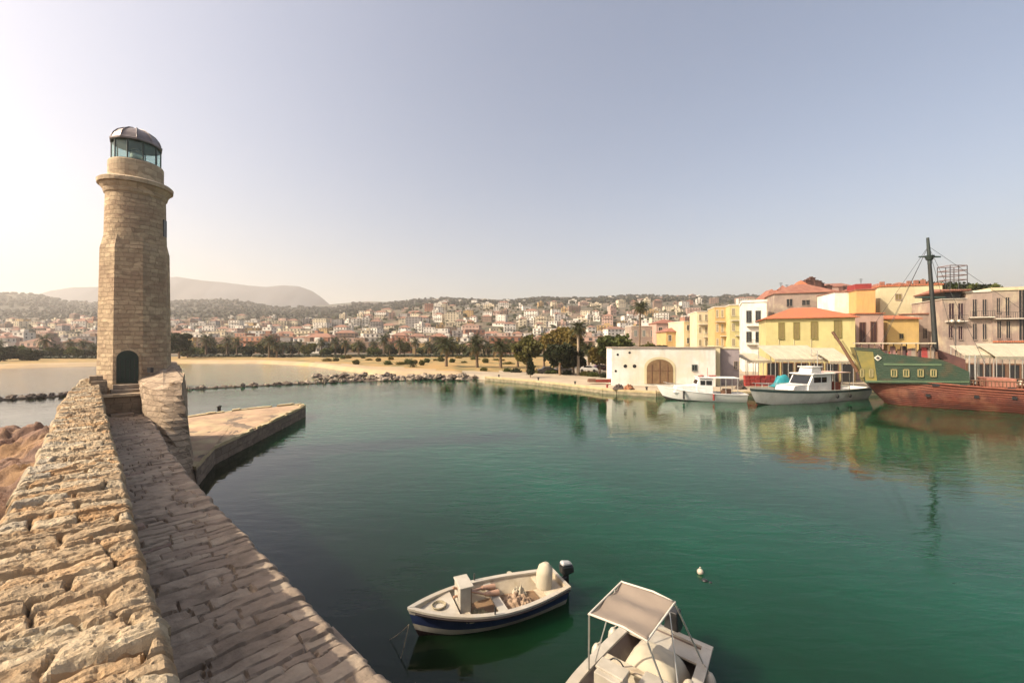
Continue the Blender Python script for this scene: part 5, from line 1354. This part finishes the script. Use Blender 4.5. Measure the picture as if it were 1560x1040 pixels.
for k, (y0, y1) in enumerate(((.28, .05), (.42, .34))):
    b = MB(); b.tube([(hx - 1.1, y0 * .4 - .1, .95 - .2 * k), (.1, -y1, .55)], .03, 6); b.tube([(.1, -y1, .55), (-.28, -y1 - .05, .48)], [.05, .08], 6); b.build('oar', M_('pinkish oar wood', (.5, .30, .2), None, 3, .6), bt)
b = MB(); 
for k in range(0): b.tube([(-.75 + rnd.uniform(-.35, .35), rnd.uniform(-.4, .4), .2), (-.75 + rnd.uniform(-.35, .35), rnd.uniform(-.4, .4), .27 + rnd.uniform(0, .08)), (-.75 + rnd.uniform(-.4, .4), rnd.uniform(-.4, .4), .2)], .045, 5)
netm = M_('salmon net', (.46, .33, .23), (.28, .19, .12), 9, .95, 1.0, 40)
def mound(name, cx_, cy_, rx, ry, h_, z0, m_, root, seed, fr_=5):
    gx_, gy_ = np.meshgrid(np.linspace(-1, 1, 34), np.linspace(-1, 1, 34), indexing='ij'); r_ = np.sqrt(gx_ ** 2 + gy_ ** 2) + .25 * fbm(gx_ * 2 + seed, gy_ * 2, 3)
    gz_ = z0 + h_ * np.clip(1 - r_ ** 2.2, 0, 1) ** .6 * (.75 + .8 * fbm(gx_ * fr_ + seed, gy_ * fr_, 4, .6))
    return grid_mesh(name, cx_ + gx_ * rx, cy_ + gy_ * ry, gz_, m_, parent=root)
mound('fishing_net', -.75, .05, .42, .42, .24, .11, netm, bt, 3)
mound('fishing_net', .35, .18, .30, .30, .20, .11, M_('yellowish net', (.50, .42, .24), (.33, .26, .14), 9, .95, 1.0, 40), bt, 8, 6)
mound('sack', -.95, -.30, .22, .18, .26, .12, canvas_w, bt, 12, 3)
b = MB(); b.tube([(hx - .75 + .14 * math.cos(a * 1.0) * (1 + a * .01), .0 + .14 * math.sin(a) * (1 + a * .01), .575 + a * .002) for a in np.linspace(0, 22, 70)], .016, 5); b.build('rope_coil', rope_m, bt)
planks('second_thwart', .62, .80, .42, boatin, bt, .06)
b = MB(); b.ball((.45, -.52, .5), (.11, .11, .13)); b.build('float', gold_p, bt)
b = MB(); b.tube([(-.9, -halfw(-.9) - .07, .50), (-.9, -halfw(-.9) - .1, .18)], .075, 8); b.build('fender', canvas_w, bt)
for s_ in (-1, 1):
    b = MB(); b.tube([(.15, s_ * halfw(.15), .55), (.15, s_ * halfw(.15), .72)], .02, 6); b.build('rowlock', iron_m, bt)
orient(bt, (Vector(st_p) ).to_tuple(), bw_p.to_tuple())
bt.location.z = .02; bt.location.x -= .22
bowp = P(616, 950, .62)
b = MB(); 
def sagline(a, q, sag, r, b, n=12):
    a, q = Vector(a), Vector(q); b.tube([a + (q - a) * k / n - Vector((0, 0, sag * 4 * (k / n) * (1 - k / n))) for k in range(n + 1)], r, 5)
sagline((bowp.x + .1, bowp.y + .05, .60), P(588, 975, -.1), .05, .007, b)
tag(b.build('mooring_rope', rope_m), 'thin mooring rope running left from the blue and white boat bow into the water', 'rope')
b = MB(); p = P(608, 1010, -.1); sagline((bowp.x + .1, bowp.y + .05, .60), p, .06, .007, b)
tag(b.build('anchor_rope', rope_m), 'thin anchor rope dropping from the blue and white boat bow into the water', 'rope')

# --- canopy boat
bt = thing('canopy_boat', (0, 0, 0), 'white motorboat with beige sun canopy on four poles at the bottom edge', 'boat')
LB_ = 5.0; st = hull(LB_, 2.0, .58, .78, .25, 22, 9, transom=.85, rake=.5, sag=.05)
hx = LB_ / 2
b = MB(); hull_shell(b, st, [(.42, 3), (.8, 0), (.88, 2), (1, 0)]); b.build('hull', [boatw, boatblue, boatdark, antif], bt)
b = MB(); inner_skin(b, st, .10, .14, 0); b.build('inner_hull', M_('grey brown cockpit', (.20, .15, .13), (.14, .11, .10), 4, .6, c3=(.3, .26, .22), s3=2), bt)
b = MB(); rim(b, st, .17, .05, 0); gw = b.build('gunwale', boatw, bt)
planks('foredeck', hx - 1.35, hx - .3, .66, boatw, bt, .12, n=8)
planks('stern_deck', -hx + .05, -hx + .55, .54, boatw, bt, .14)
b = MB(); b.box((-.22, -.30, .52), (.4, .5, .76), mi=0); b.box((-.28, -.30, .92), (.3, .56, .05), mi=0); b.box((-.44, -.30, .62), (.03, .34, .3), mi=1); b.build('console', [boatw, black_p], bt, bevel=.03)
b = MB(); b.tube([(-.47 , -.30 + .15 * math.cos(a), .84 + .15 * math.sin(a)) for a in [math.pi * 2 * k / 12 for k in range(13)]], .014, 5); b.build('steering_wheel', black_p, bt)
b = MB(); b.box((-.62, .30, .40), (.75, .5, .52)); b.box((.45, .45, .34), (.6, .4, .4)); b.build('seat_box', boatw, bt, bevel=.04)
# quilted engine cover
gx_, gy_ = np.meshgrid(np.linspace(-1, 1, 26), np.linspace(-1, 1, 24), indexing='ij')
gz_ = .15 + .62 * (1 - np.abs(gx_) ** 3.5) ** .6 * (1 - np.abs(gy_) ** 4) ** .6 + .05 * fbm(gx_ * 3, gy_ * 3, 3)
cv = grid_mesh('engine_cover', gx_ * .50 - 1.50, gy_ * .58 + .05, gz_ * .95, canvas_w, parent=bt)
b = MB(); b.box((-.98, 0, .52), (.16, 1.7, .06)); b.build('bench', boatin, bt, bevel=.02)
# canopy
cz = 1.86; cxs = (-1.50, -.10); cys = (-.69, .44)
gx_, gy_ = np.meshgrid(np.linspace(cxs[0], cxs[1], 24), np.linspace(cys[0], cys[1], 20), indexing='ij')
gz_ = cz - .06 * np.sin((gx_ - cxs[0]) / (cxs[1] - cxs[0]) * math.pi * 2) ** 2 - .03 * np.cos(gy_ * 2.1) * np.sin((gx_ - cxs[0]) * 4) + .05 * (1 - (gy_ / .72) ** 2) + .02 * fbm(gx_ * 4, gy_ * 3, 3)
cp = grid_mesh('canopy', gx_, gy_, gz_, canvas, parent=bt)
so_ = cp.modifiers.new('s', 'SOLIDIFY'); so_.thickness = .012
b = MB()
for y in cys: b.tube([(cxs[0] - .02, y, cz + .01), (cxs[1] + .02, y, cz + .01)], .02, 6)
for x in cxs: b.tube([(x, cys[0], cz + .01), (x, 0, cz + .06), (x, cys[1], cz + .01)], .02, 6)
b.build('canopy_hem', trim_w, cp)
for x, x2 in ((cxs[0], -1.95), (cxs[1], -.35)):
    for y in cys: b = MB(); b.tube([(x, y, cz), (x2, math.copysign(.84, y), .60)], .02, 6); b.build('pole', alu, bt)
for y in cys: b = MB(); b.tube([(cxs[0] + .3, y, cz - .02), (-.6, math.copysign(.84, y), .6)], .014, 5); b.build('brace', alu, bt)
for k, (x, y) in enumerate(((-1.9, -1.08), (-1.2, -1.12), (-1.9, .98))):
    b = MB(); b.ball((x, y, .30), (.13, .12, .22)); b.tube([(x, y, .5), (x, y * .9, .62)], .012, 4); b.build('fender', boatw, bt)
b = MB(); b.hexa([(-hx - .48, -.13, .5), (-hx - .02, -.17, .5), (-hx - .02, .17, .5), (-hx - .48, .13, .5)], [(-hx - .42, -.10, .93), (-hx - .06, -.13, 1.0), (-hx - .06, .13, 1.0), (-hx - .42, .10, .93)]); b.tube([(-hx - .2, 0, .5), (-hx - .2, 0, -.3)], .08, 8); b.build('outboard_motor', black_p, bt, bevel=.06)
b = MB(); b.ball((-1.1, .82, .66), (.16, .1, .1)); b.ball((-.8, .86, .66), (.1, .1, .08)); b.build('gear_bag', boatin, bt)
BT2 = bt
# canopy centre should sit at the photo's canopy centre; stern points up-right in the picture
CC = P(973, 930, 1.85); ang = math.atan2(-.9, -.75)
bt.rotation_euler = (0, 0, ang); off = Vector((-.8 * math.cos(ang), -.8 * math.sin(ang))); bt.location = (CC.x - off.x, CC.y - off.y, .0)

# --- buoys
p = P(1066, 872, 0)
b = MB(); b.ball((p.x, p.y, .05), .095, 12, 8); b.tube([(p.x, p.y, .12), (p.x, p.y, .19)], .025, 6); tag(b.build('buoy', boatw), 'small round white mooring buoy floating right of the boats', 'buoy')
p = P(1073, 883, 0)
b = MB(); b.ball((p.x, p.y, .0), (.09, .09, .05), 10, 6); b.ball((p.x + .12, p.y - .1, .0), (.05, .05, .03), 8, 6); tag(b.build('buoy', black_p), 'dark little float low in the water just below the white buoy', 'buoy')

# --- white motor boat by the quay
def poly_side(b, pts, y0, y1, mi=None): b.hexa([(x, y0, z) for x, z in pts], [(x, y1, z) for x, z in pts], mi)
bt = thing('motor_boat', (0, 0, 0), 'white motor boat with open wheelhouse moored before the arched building', 'boat')
s_, q_ = P(1134, 611), P(1012, 608); LB_ = (Vector(q_[:2]) - Vector(s_[:2])).length + .9
st = hull(LB_, 3.0, .95, 1.75, .5, 24, 9, transom=.85, rake=1.3, sag=.05); hx = LB_ / 2
b = MB(); hull_shell(b, st, [(.36, 2), (.44, 1), (1, 0)]); b.build('hull', [boatw2, iron_m, antif], bt)
b = MB(); rim(b, st, .16, .08, 0); b.build('gunwale', boatw2, bt)
b = MB(); inner_skin(b, st, .12, .75, 0); b.build('deck', boatw2, bt)
b = MB(); poly_side(b, [(.3, .75), (3.2, .95), (2.8, 1.75), (.3, 1.95)], -.95, .95); b.build('fore_cabin', boatw2, bt, bevel=.05)
b = MB(); poly_side(b, [(-1.3, .75), (.6, .75), (.6, 1.9), (.25, 2.75), (-1.3, 2.75)], -1.0, 1.0); ck = b.build('wheelhouse', boatw2, bt, bevel=.04)
for x0, x1 in ((-1.15, -.5), (-.4, .15)):
    for s2 in (-1, 1): b = MB(); b.box(((x0 + x1) / 2, s2 * 1.01, 2.25), (x1 - x0, .03, .55)); b.build('cabin_window', pane_m, ck)
b = MB(); b.box((.47, 0, 2.3), (.03, 1.6, .5), M=Matrix.Translation((.44, 0, 2.3)) @ Matrix.Rotation(-.38, 4, 'Y') @ Matrix.Translation((-.44, 0, -2.3))); b.build('windscreen', pane_m, ck)
b = MB(); b.box((-1.9, 0, 2.85), (4.6, 2.3, .09)); b.build('roof', boatw2, bt, bevel=.02)
b = MB()
for x in (-4.0, -2.7):
    for s2 in (-1, 1): b.tube([(x, s2 * 1.05, .85), (x, s2 * 1.05, 2.8)], .035, 6)
b.build('roof_posts', alu, bt)
b = MB()
for s2 in (-1, 1):
    pts = [(p_[-1][0], p_[-1][1] * s2 * .93, p_[-1][2] + .55) for p_ in st[11:23]]; b.tube(pts, .02, 5)
    for p_ in st[11:23:2]: b.tube([(p_[-1][0], p_[-1][1] * s2 * .93, p_[-1][2]), (p_[-1][0], p_[-1][1] * s2 * .93, p_[-1][2] + .55)], .016, 5)
b.build('bow_rail', alu, bt)
b = MB(); b.box((-3.2, -.4, 1.15), (.9, .5, .6)); b.box((-2.6, .5, 1.1), (.6, .5, .5)); b.build('deck_locker', shut_b, bt, bevel=.03)
for k, x in enumerate((2.1, -1.2)):
    p_ = min(st, key=lambda r_: abs(r_[-1][0] - x))[-1]; b = MB(); b.tube([(x, p_[1] + .1, p_[2] - .05), (x, p_[1] + .14, .25)], .11, 8); b.build('fender', [rubber, red_p][k], bt)
    b = MB(); b.tube([(x, -p_[1] - .1, p_[2] - .05), (x, -p_[1] - .14, .25)], .11, 8); b.build('fender', [rubber, red_p][k], bt)
b = MB(); b.ball((-.3, -.2, 3.0), (.25, .25, .14)); b.tube([(-.9, 0, 2.9), (-.9, 0, 4.0)], .03, 6); b.box((.1, .3, 3.0), (.3, .2, .15)); b.box((-1.6, -.6, 2.98), (.8, .4, .18)); b.build('roof_gear', M_('faded red gear', (.4, .15, .12), None, 3, .7), bt)
orient(bt, s_.to_tuple(), q_.to_tuple()); bt.location.x -= .5

# --- cabin cruiser
bt = thing('cabin_boat', (0, 0, 0), 'white cabin boat with grey green sheer stripe moored beside the red ship', 'boat')
s_, q_ = P(1318, 606), P(1163, 617); LB_ = (Vector(q_[:2]) - Vector(s_[:2])).length + 1.4
st = hull(LB_, 3.6, 1.45, 1.95, .6, 26, 9, transom=.8, rake=1.5, sag=.12); hx = LB_ / 2
b = MB(); hull_shell(b, st, [(.34, 2), (.90, 0), (1, 1)]); b.build('hull', [M_('cruiser hull paint', (.80, .77, .69), (.68, .65, .58), 1, .5, c3=(.60, .56, .48), s3=.7), M_('grey green sheer stripe', (.10, .15, .14), None, 1, .5), antif], bt)
b = MB(); rim(b, st, .2, .09, 0, .06); b.build('gunwale', tealhull, bt)
b = MB(); inner_skin(b, st, .14, 1.15, 0); b.build('deck', boatw2, bt)
b = MB(); poly_side(b, [(1.2, 1.15), (4.4, 1.35), (3.9, 2.1), (1.2, 2.25)], -1.1, 1.1); b.build('fore_cabin', boatw2, bt, bevel=.05)
b = MB(); poly_side(b, [(-2.2, 1.15), (2.0, 1.15), (1.7, 2.2), (1.0, 3.3), (-2.2, 3.3)], -1.25, 1.25); ck = b.build('cabin', boatw2, bt, bevel=.05)
for x0, x1 in ((-1.3, -.45), (-.3, .9)):
    for s2 in (-1, 1): b = MB(); b.box(((x0 + x1) / 2, s2 * 1.26, 2.7), (x1 - x0, .03, .62)); b.build('cabin_window', pane_m, ck)
b = MB(); poly_side(b, [(1.73, 2.25), (1.78, 2.27), (1.13, 3.2), (1.08, 3.18)], -1.05, 1.05); b.build('windscreen', pane_m, ck)
b = MB(); b.box((-.7, 0, 3.38), (4.0, 2.9, .12)); b.build('roof', boatw2, bt, bevel=.03)
b = MB(); poly_side(b, [(-1.2, 3.44), (.7, 3.44), (.4, 4.15), (-1.0, 4.15)], -.75, .75); b.box((-.3, 0, 4.2), (2.0, 1.8, .08)); b.build('flybridge', boatw2, bt, bevel=.03)
b = MB(); b.box((-4.0, 0, 3.45), (2.9, 2.9, .10)); b.build('stern_awning', M_('pinkish awning', (.62, .45, .38), None, 1, .8), bt)
b = MB()
for x in (-5.3, -3.9, -2.6):
    for s2 in (-1, 1): b.tube([(x, s2 * 1.35, 1.3), (x, s2 * 1.35, 3.42)], .04, 6)
b.build('awning_posts', alu, bt)
b = MB(); b.box((-3.6, .2, 1.75), (1.3, 1.6, 1.1)); b.box((-4.8, -.3, 1.5), (.7, 1.2, .6)); b.ball((-3.5, -.4, 2.5), (.5, .45, .3)); b.build('red_gear', M_('rusty red gear', (.30, .07, .04), (.16, .05, .04), 2, .8), bt)
b = MB(); b.tube([(-1.6, 0, 3.4), (-1.6, 0, 6.1)], .05, 6); b.tube([(-1.6, -.6, 5.2), (-1.6, .6, 5.2)], .03, 5); b.build('mast', alu, bt)
b = MB()
for s2 in (-1, 1):
    pts = [(p_[-1][0], p_[-1][1] * s2 * .94, p_[-1][2] + .6) for p_ in st[14:26]]; b.tube(pts, .025, 5)
    for p_ in st[14:26:2]: b.tube([(p_[-1][0], p_[-1][1] * s2 * .94, p_[-1][2]), (p_[-1][0], p_[-1][1] * s2 * .94, p_[-1][2] + .6)], .02, 5)
b.build('bow_rail', alu, bt)
for k, x in enumerate((-2.2, -4.6)):
    for s2 in (-1, 1):
        p_ = min(st, key=lambda r_: abs(r_[-1][0] - x))[-1]; b = MB(); b.ball((x, s2 * (p_[1] + .12), .75), (.24, .14, .26)); b.tube([(x, s2 * (p_[1] + .1), .95), (x, s2 * p_[1], p_[2])], .02, 4); b.build('fender', rubber, bt)
b = MB(); b.tube([(.75, -1.32, 2.0 + .0), (.75, -1.36, 2.0)], .2, 12); b.build('life_ring', red_p, bt)
orient(bt, s_.to_tuple(), q_.to_tuple()); bt.location.x -= 1.1

# --- red and green galleon-like ship
bt = thing('tour_ship', (0, 0, 0), 'big wooden replica sailing ship with red hull and green castle at the right quay', 'ship')
A_, B_ = P(1345, 613), P(1690, 634)          # waterline, stern (left) to bow (right, out of frame)
d_ = Vector(B_[:2]) - Vector(A_[:2]); LS = d_.length
# x axis from A to B, origin at A; y axis away from the camera
N = 30; W2 = 2.8
def sh(t): return 2.35 + .5 * (1 - t) ** 3 * 1.6 + .8 * max(0, t - .7) ** 2 * 4
rings_ = []
for i in range(N + 1):
    t = i / N; x = LS * t
    bw_ = W2 * (0.72 + .28 * math.sin(min(1, t / .3) * math.pi / 2)) * (1 if t < .7 else max(.04, 1 - ((t - .7) / .3) ** 2.2))
    zs_ = sh(t); over = -2.0 * (1 - t) ** 10
    ring = []
    for k in range(9):
        f_ = k / 8; z = -.8 + (zs_ + .8) * f_; und = max(0, 1 - t * 9)       # counter stern rises clear of the water
        y = bw_ * (.62 + .38 * math.sin(min(1, f_ * 1.5) * math.pi / 2)) * (1 - und * .35 * (1 - f_))
        ring.append((x - 2.1 * max(0, 1 - t * 6) * f_ ** 1.2, y, z + und * 1.0 * (1 - f_) ** 2))
    rings_.append(ring)
b = MB(); full = [[(x, -y, z) for x, y, z in r_[::-1]] + [(x, y, z) for x, y, z in r_[1:]] for r_ in rings_]
for i in range(N):
    a_, c_ = full[i], full[i + 1]; n = len(a_)
    for j in range(n - 1): b.add([a_[j], c_[j], c_[j + 1], a_[j + 1]], [(0, 1, 2, 3)], 0, True)
b.add(full[0], [tuple(range(len(full[0])))], 1); b.build('hull', [hullred, hullred], bt)
b = MB()
for off_, r_ in ((0, .12), (.33, .07), (.62, .06), (.85, .05)):
    for s2 in (-1, 1):
        pts = []
        for rg_ in rings_:
            p_ = rg_[-1]; q_ = rg_[-2]; f_ = off_; pts.append((p_[0] + (q_[0] - p_[0]) * f_ * 2, (p_[1] + .03 - .04 * f_) * s2, p_[2] - off_ * .95))
        b.tube(pts, r_, 5)
b.build('wale', M_('lighter red wale', (.26, .085, .045), (.17, .05, .03), 1.5, .6), bt)
b = MB()
for i in range(1, N): 
    p_, q_ = rings_[i][-1], rings_[i + 1][-1]; b.add([(p_[0], -p_[1], p_[2] - .5), (q_[0], -q_[1], q_[2] - .5), (q_[0], q_[1], q_[2] - .5), (p_[0], p_[1], p_[2] - .5)], [(0, 1, 2, 3)])
b.build('deck', wood_m, bt)
ux = lambda px, Y=48.5: None
dirv = d_.normalized(); 
def sx(px):   # ship x of the point on the near side seen at px
    k = (px - CX) / F; nv = Vector((-dirv.y, dirv.x)); nv = nv if nv.y < 0 else -nv
    Ax, Ay = A_.x + nv.x * W2, A_.y + nv.y * W2
    return (k * Ay - Ax) / (dirv.x - k * dirv.y)
def szz(px, py):
    nv = Vector((-dirv.y, dirv.x)); nv = nv if nv.y < 0 else -nv
    Y = A_.y + nv.y * W2 + sx(px) * dirv.y; return H - (py - HZ) / F * Y
mauve = M_('dark mauve wood', (.10, .05, .05), (.06, .035, .035), 2, .7); mauve2 = M_('dusty rose paint', (.28, .15, .13), None, 2, .7)
pane_g = M_('dark green pane', (.03, .07, .035), (.06, .10, .04), 2, .4)
# green castle: silhouette on each side, joined
prof = [(1318, 583), (1301, 529), (1340, 531), (1348, 538), (1378, 541), (1432, 547), (1448, 553), (1476, 566), (1478, 586)]
pp = [(sx(a_), szz(a_, q_)) for a_, q_ in prof]
b = MB(); poly_side(b, pp, -W2 - .02, -W2 + .22, 0); poly_side(b, pp, W2 - .22, W2 + .02, 0)
b.add([(pp[0][0], -W2, pp[0][1]), (pp[1][0], -W2, pp[1][1]), (pp[1][0], W2, pp[1][1]), (pp[0][0], W2, pp[0][1])], [(0, 1, 2, 3)], 1)
b.add([(pp[3][0], -W2, pp[3][1] - .6), (pp[6][0], -W2, pp[6][1] - .5), (pp[6][0], W2, pp[6][1] - .5), (pp[3][0], W2, pp[3][1] - .6)], [(3, 2, 1, 0)], 2)
b.add([(pp[1][0], -W2, pp[1][1] - .9), (pp[3][0], -W2, pp[3][1] - .7), (pp[3][0], W2, pp[3][1] - .7), (pp[1][0], W2, pp[1][1] - .9)], [(3, 2, 1, 0)], 2)
cs = b.build('castle', [hullgreen, ochre_p, wood_m], bt)
b = MB(); pan = [(1319, 581), (1304, 534), (1330, 536), (1336, 580)]; poly_side(b, [(sx(a_), szz(a_, q_)) for a_, q_ in pan], -W2 - .06, -W2 - .02); b.build('stern_panel', ochre_p, cs)
b = MB(); 
for px0, px1, py0, py1 in ((1346, 1434, 553, 556), (1318, 1476, 579.5, 581.5)):
    poly_side(b, [(sx(px0), szz(px0, py1)), (sx(px1), szz(px1, py1 + 1)), (sx(px1), szz(px1, py0 + 1)), (sx(px0), szz(px0, py0))], -W2 - .10, -W2 - .02)
b.build('moulding', M_('pale green moulding', (.10, .16, .085), None, 1, .6), cs)
for px in (1361.5, 1380, 1402, 1421.5, 1313, 1327):
    pw_, ph = (4.8, 6.0) if px > 1340 else (3.2, 6.5); py = 568
    b = MB(); X0, X1, Z0, Z1 = sx(px - pw_), sx(px + pw_), szz(px, py + ph), szz(px, py - ph); f_ = .10; yy = -W2 - .07
    for (a0, a1, z0, z1) in ((X0, X0 + f_, Z0, Z1), (X1 - f_, X1, Z0, Z1), (X0, X1, Z0, Z0 + f_), (X0, X1, Z1 - f_, Z1), ((X0 + X1) / 2 - .03, (X0 + X1) / 2 + .03, Z0, Z1)): b.box(((a0 + a1) / 2, yy - .03, (z0 + z1) / 2), (a1 - a0, .1, z1 - z0))
    wn = b.build('window', gold_p, cs); b = MB(); b.box(((X0 + X1) / 2, yy + .03, (Z0 + Z1) / 2), (X1 - X0 - .1, .04, Z1 - Z0 - .1)); b.build('pane', pane_g, wn)
b = MB(); x = sx(1337); z = szz(1337, 545); b.tube([(x, -W2 - .12, z), (x, -W2 - .02, z)], .34, 4); b.build('diamond_emblem', trim_w, cs)
b = MB(); b.tube([(x, -W2 - .16, z), (x, -W2 - .1, z)], .15, 10); b.build('lantern', iron_m, cs)
for px, py in ((1425, 586), (1467, 587), (1540, 592), (1413, 602), (1487, 604), (1545, 606)):
    b = MB(); x = sx(px); z = szz(px, py); b.box((x, -W2 - .06, z), (.55 if py < 596 else .35, .08, .28)); b.build('gun_port', black_p, bt)
# flat awning over the castle
za = H + .0; b = MB(); x0, x1 = sx(1306), sx(1426); b.box(((x0 + x1) / 2, 0, H + .02), (x1 - x0, 2 * W2 + .2, .12)); aw = b.build('deck_awning', canvas_w, bt)
for k in range(6):
    for s2 in (-1, 1): x = x0 + .4 + (x1 - x0 - .8) * k / 5; b = MB(); b.tube([(x, s2 * (W2 - .1), 4.4), (x, s2 * (W2 - .1), H)], .05, 5); b.build('awning_post', wood_m, aw)
rq = random.Random(9)
for k in range(16):
    x = sx(1346 + k * 5.4); zb_ = szz(1346 + k * 5.4, 543); b = MB(); hgt = rq.uniform(.4, 1.3)
    b.hexa([(x - .3, -2.2, zb_ - .6), (x + .3, -2.2, zb_ - .6), (x + .35, -1.2, zb_ - .6), (x - .3, -1.3, zb_ - .6)], [(x - .25, -2.1, zb_ + hgt), (x + .2, -2.1, zb_ + hgt * .9), (x + .25, -1.4, zb_ + hgt), (x - .2, -1.5, zb_ + hgt * .8)])
    b.build(['bench', 'barrel', 'locker', 'seat_back'][k % 4], [shut_b, mauve, red_p, mauve2, canvas][k % 5], bt, bevel=.05)
b = MB(); b.box((sx(1385), .3, 5.6), (3.6, 3.0, .9)); b.build('deckhouse', M_('dull mauve paint', (.25, .14, .13), None, 1, .7), bt, bevel=.05)
b = MB(); b.ball((sx(1417), -1.2, 6.1), (.75, .6, .5)); b.build('rolled_sail', canvas, bt)
# mast
b = MB(); MX = sx(1424) - .0
def mp3(px, py):   # point in the mast plane (ship y = 0)
    k = (px - CX) / F; x = (k * A_.y - A_.x) / (dirv.x - k * dirv.y); Y = A_.y + x * dirv.y; return (x, 0, H - (py - HZ) / F * Y)
b.tube([mp3(1427, 585), mp3(1425, 530), mp3(1420, 450), mp3(1416.5, 398)], [.28, .25, .20, .17], 10); ms = b.build('mast', mastd, bt)
b = MB(); b.tube([mp3(1417, 402), mp3(1414, 362)], [.20, .13], 8); b.lathe(mp3(1416.5, 398)[:2], [(.3, mp3(1416.5, 396)[2]), (.45, mp3(1416.5, 396)[2] + .5)], 10); b.build('topmast', M_('mast green', (.02, .035, .032), None, 1, .6), ms)
b = MB()
for pxa, pxb, py in ((1400, 1434, 391), (1394, 1441, 453)):
    b.tube([mp3(pxa, py), mp3((pxa + pxb) / 2, py), mp3(pxb, py)], [.08, .13, .08], 6)
b.build('yard', M_('yard green', (.02, .05, .045), None, 1, .6), ms)
b = MB(); tp_ = mp3(1415, 375); lo_ = mp3(1418, 420)
for xx, s2 in ((MX - 5.5, -1), (MX - 4.7, 1), (MX + 4, -1), (MX + 3.2, 1), (MX + 13, 0), (MX - 7.5, 0)): b.tube([tp_, (xx, s2 * W2, 4.0)], .018, 4)
b.build('rigging', iron_m, ms)
# dark slanting spars at the stern and ship lower rail
b = MB(); b.tube([mp3(1268, 505), mp3(1283, 527), mp3(1306, 566)], [.16, .16, .2], 7); b.build('spar', shut_b, bt)
b = MB(); b.tube([mp3(1283, 519), mp3(1310, 560)], [.1, .12], 6); b.build('spar', gold_p, bt)
b = MB()
x0, x1 = sx(1478), sx(1600)
for k in range(22):
    x = x0 + (x1 - x0) * k / 21
    for s2 in (-1, 1): b.tube([(x, s2 * (W2 - .15), 2.3), (x, s2 * (W2 - .15), 3.15)], .04, 5)
for s2 in (-1, 1): b.tube([(x0, s2 * (W2 - .15), 3.15), (x1, s2 * (W2 - .15), 3.15)], .06, 5)
b.build('railing', shut_b, bt)
b = MB(); b.box((x0 + 2.6, .3, 2.9), (2.2, 2.6, .9)); b.box((x0 + 6, .5, 2.8), (2, 2.4, .8)); b.build('deck_cargo', M_('rusty pink cargo', (.42, .19, .13), (.3, .12, .08), 1.5, .8), bt, bevel=.04)
b = MB()
for px, py0, py1 in ((1478, 585, 541), (1487, 585, 541)): x = sx(px); b.tube([(x, -W2 + .3, szz(px, py0)), (x, -W2 + .3, szz(px, py1))], .06, 6)
b.build('white_post', alu, bt)
b = MB(); pts_ = [(sx(1432), szz(1432, 532)), (sx(1478), szz(1478, 548)), (sx(1478), szz(1478, 575)), (sx(1460), szz(1460, 560)), (sx(1436), szz(1436, 545))]; poly_side(b, pts_, -1.2, 2.2); b.build('dark_deckhouse', M_('dark maroon wood', (.07, .03, .03), (.12, .05, .04), 1, .7), bt)
bt.location = (A_.x, A_.y, 0); bt.rotation_euler = (0, 0, math.atan2(d_.y, d_.x))
# people-sized clutter on the ship's deck side: white life rafts
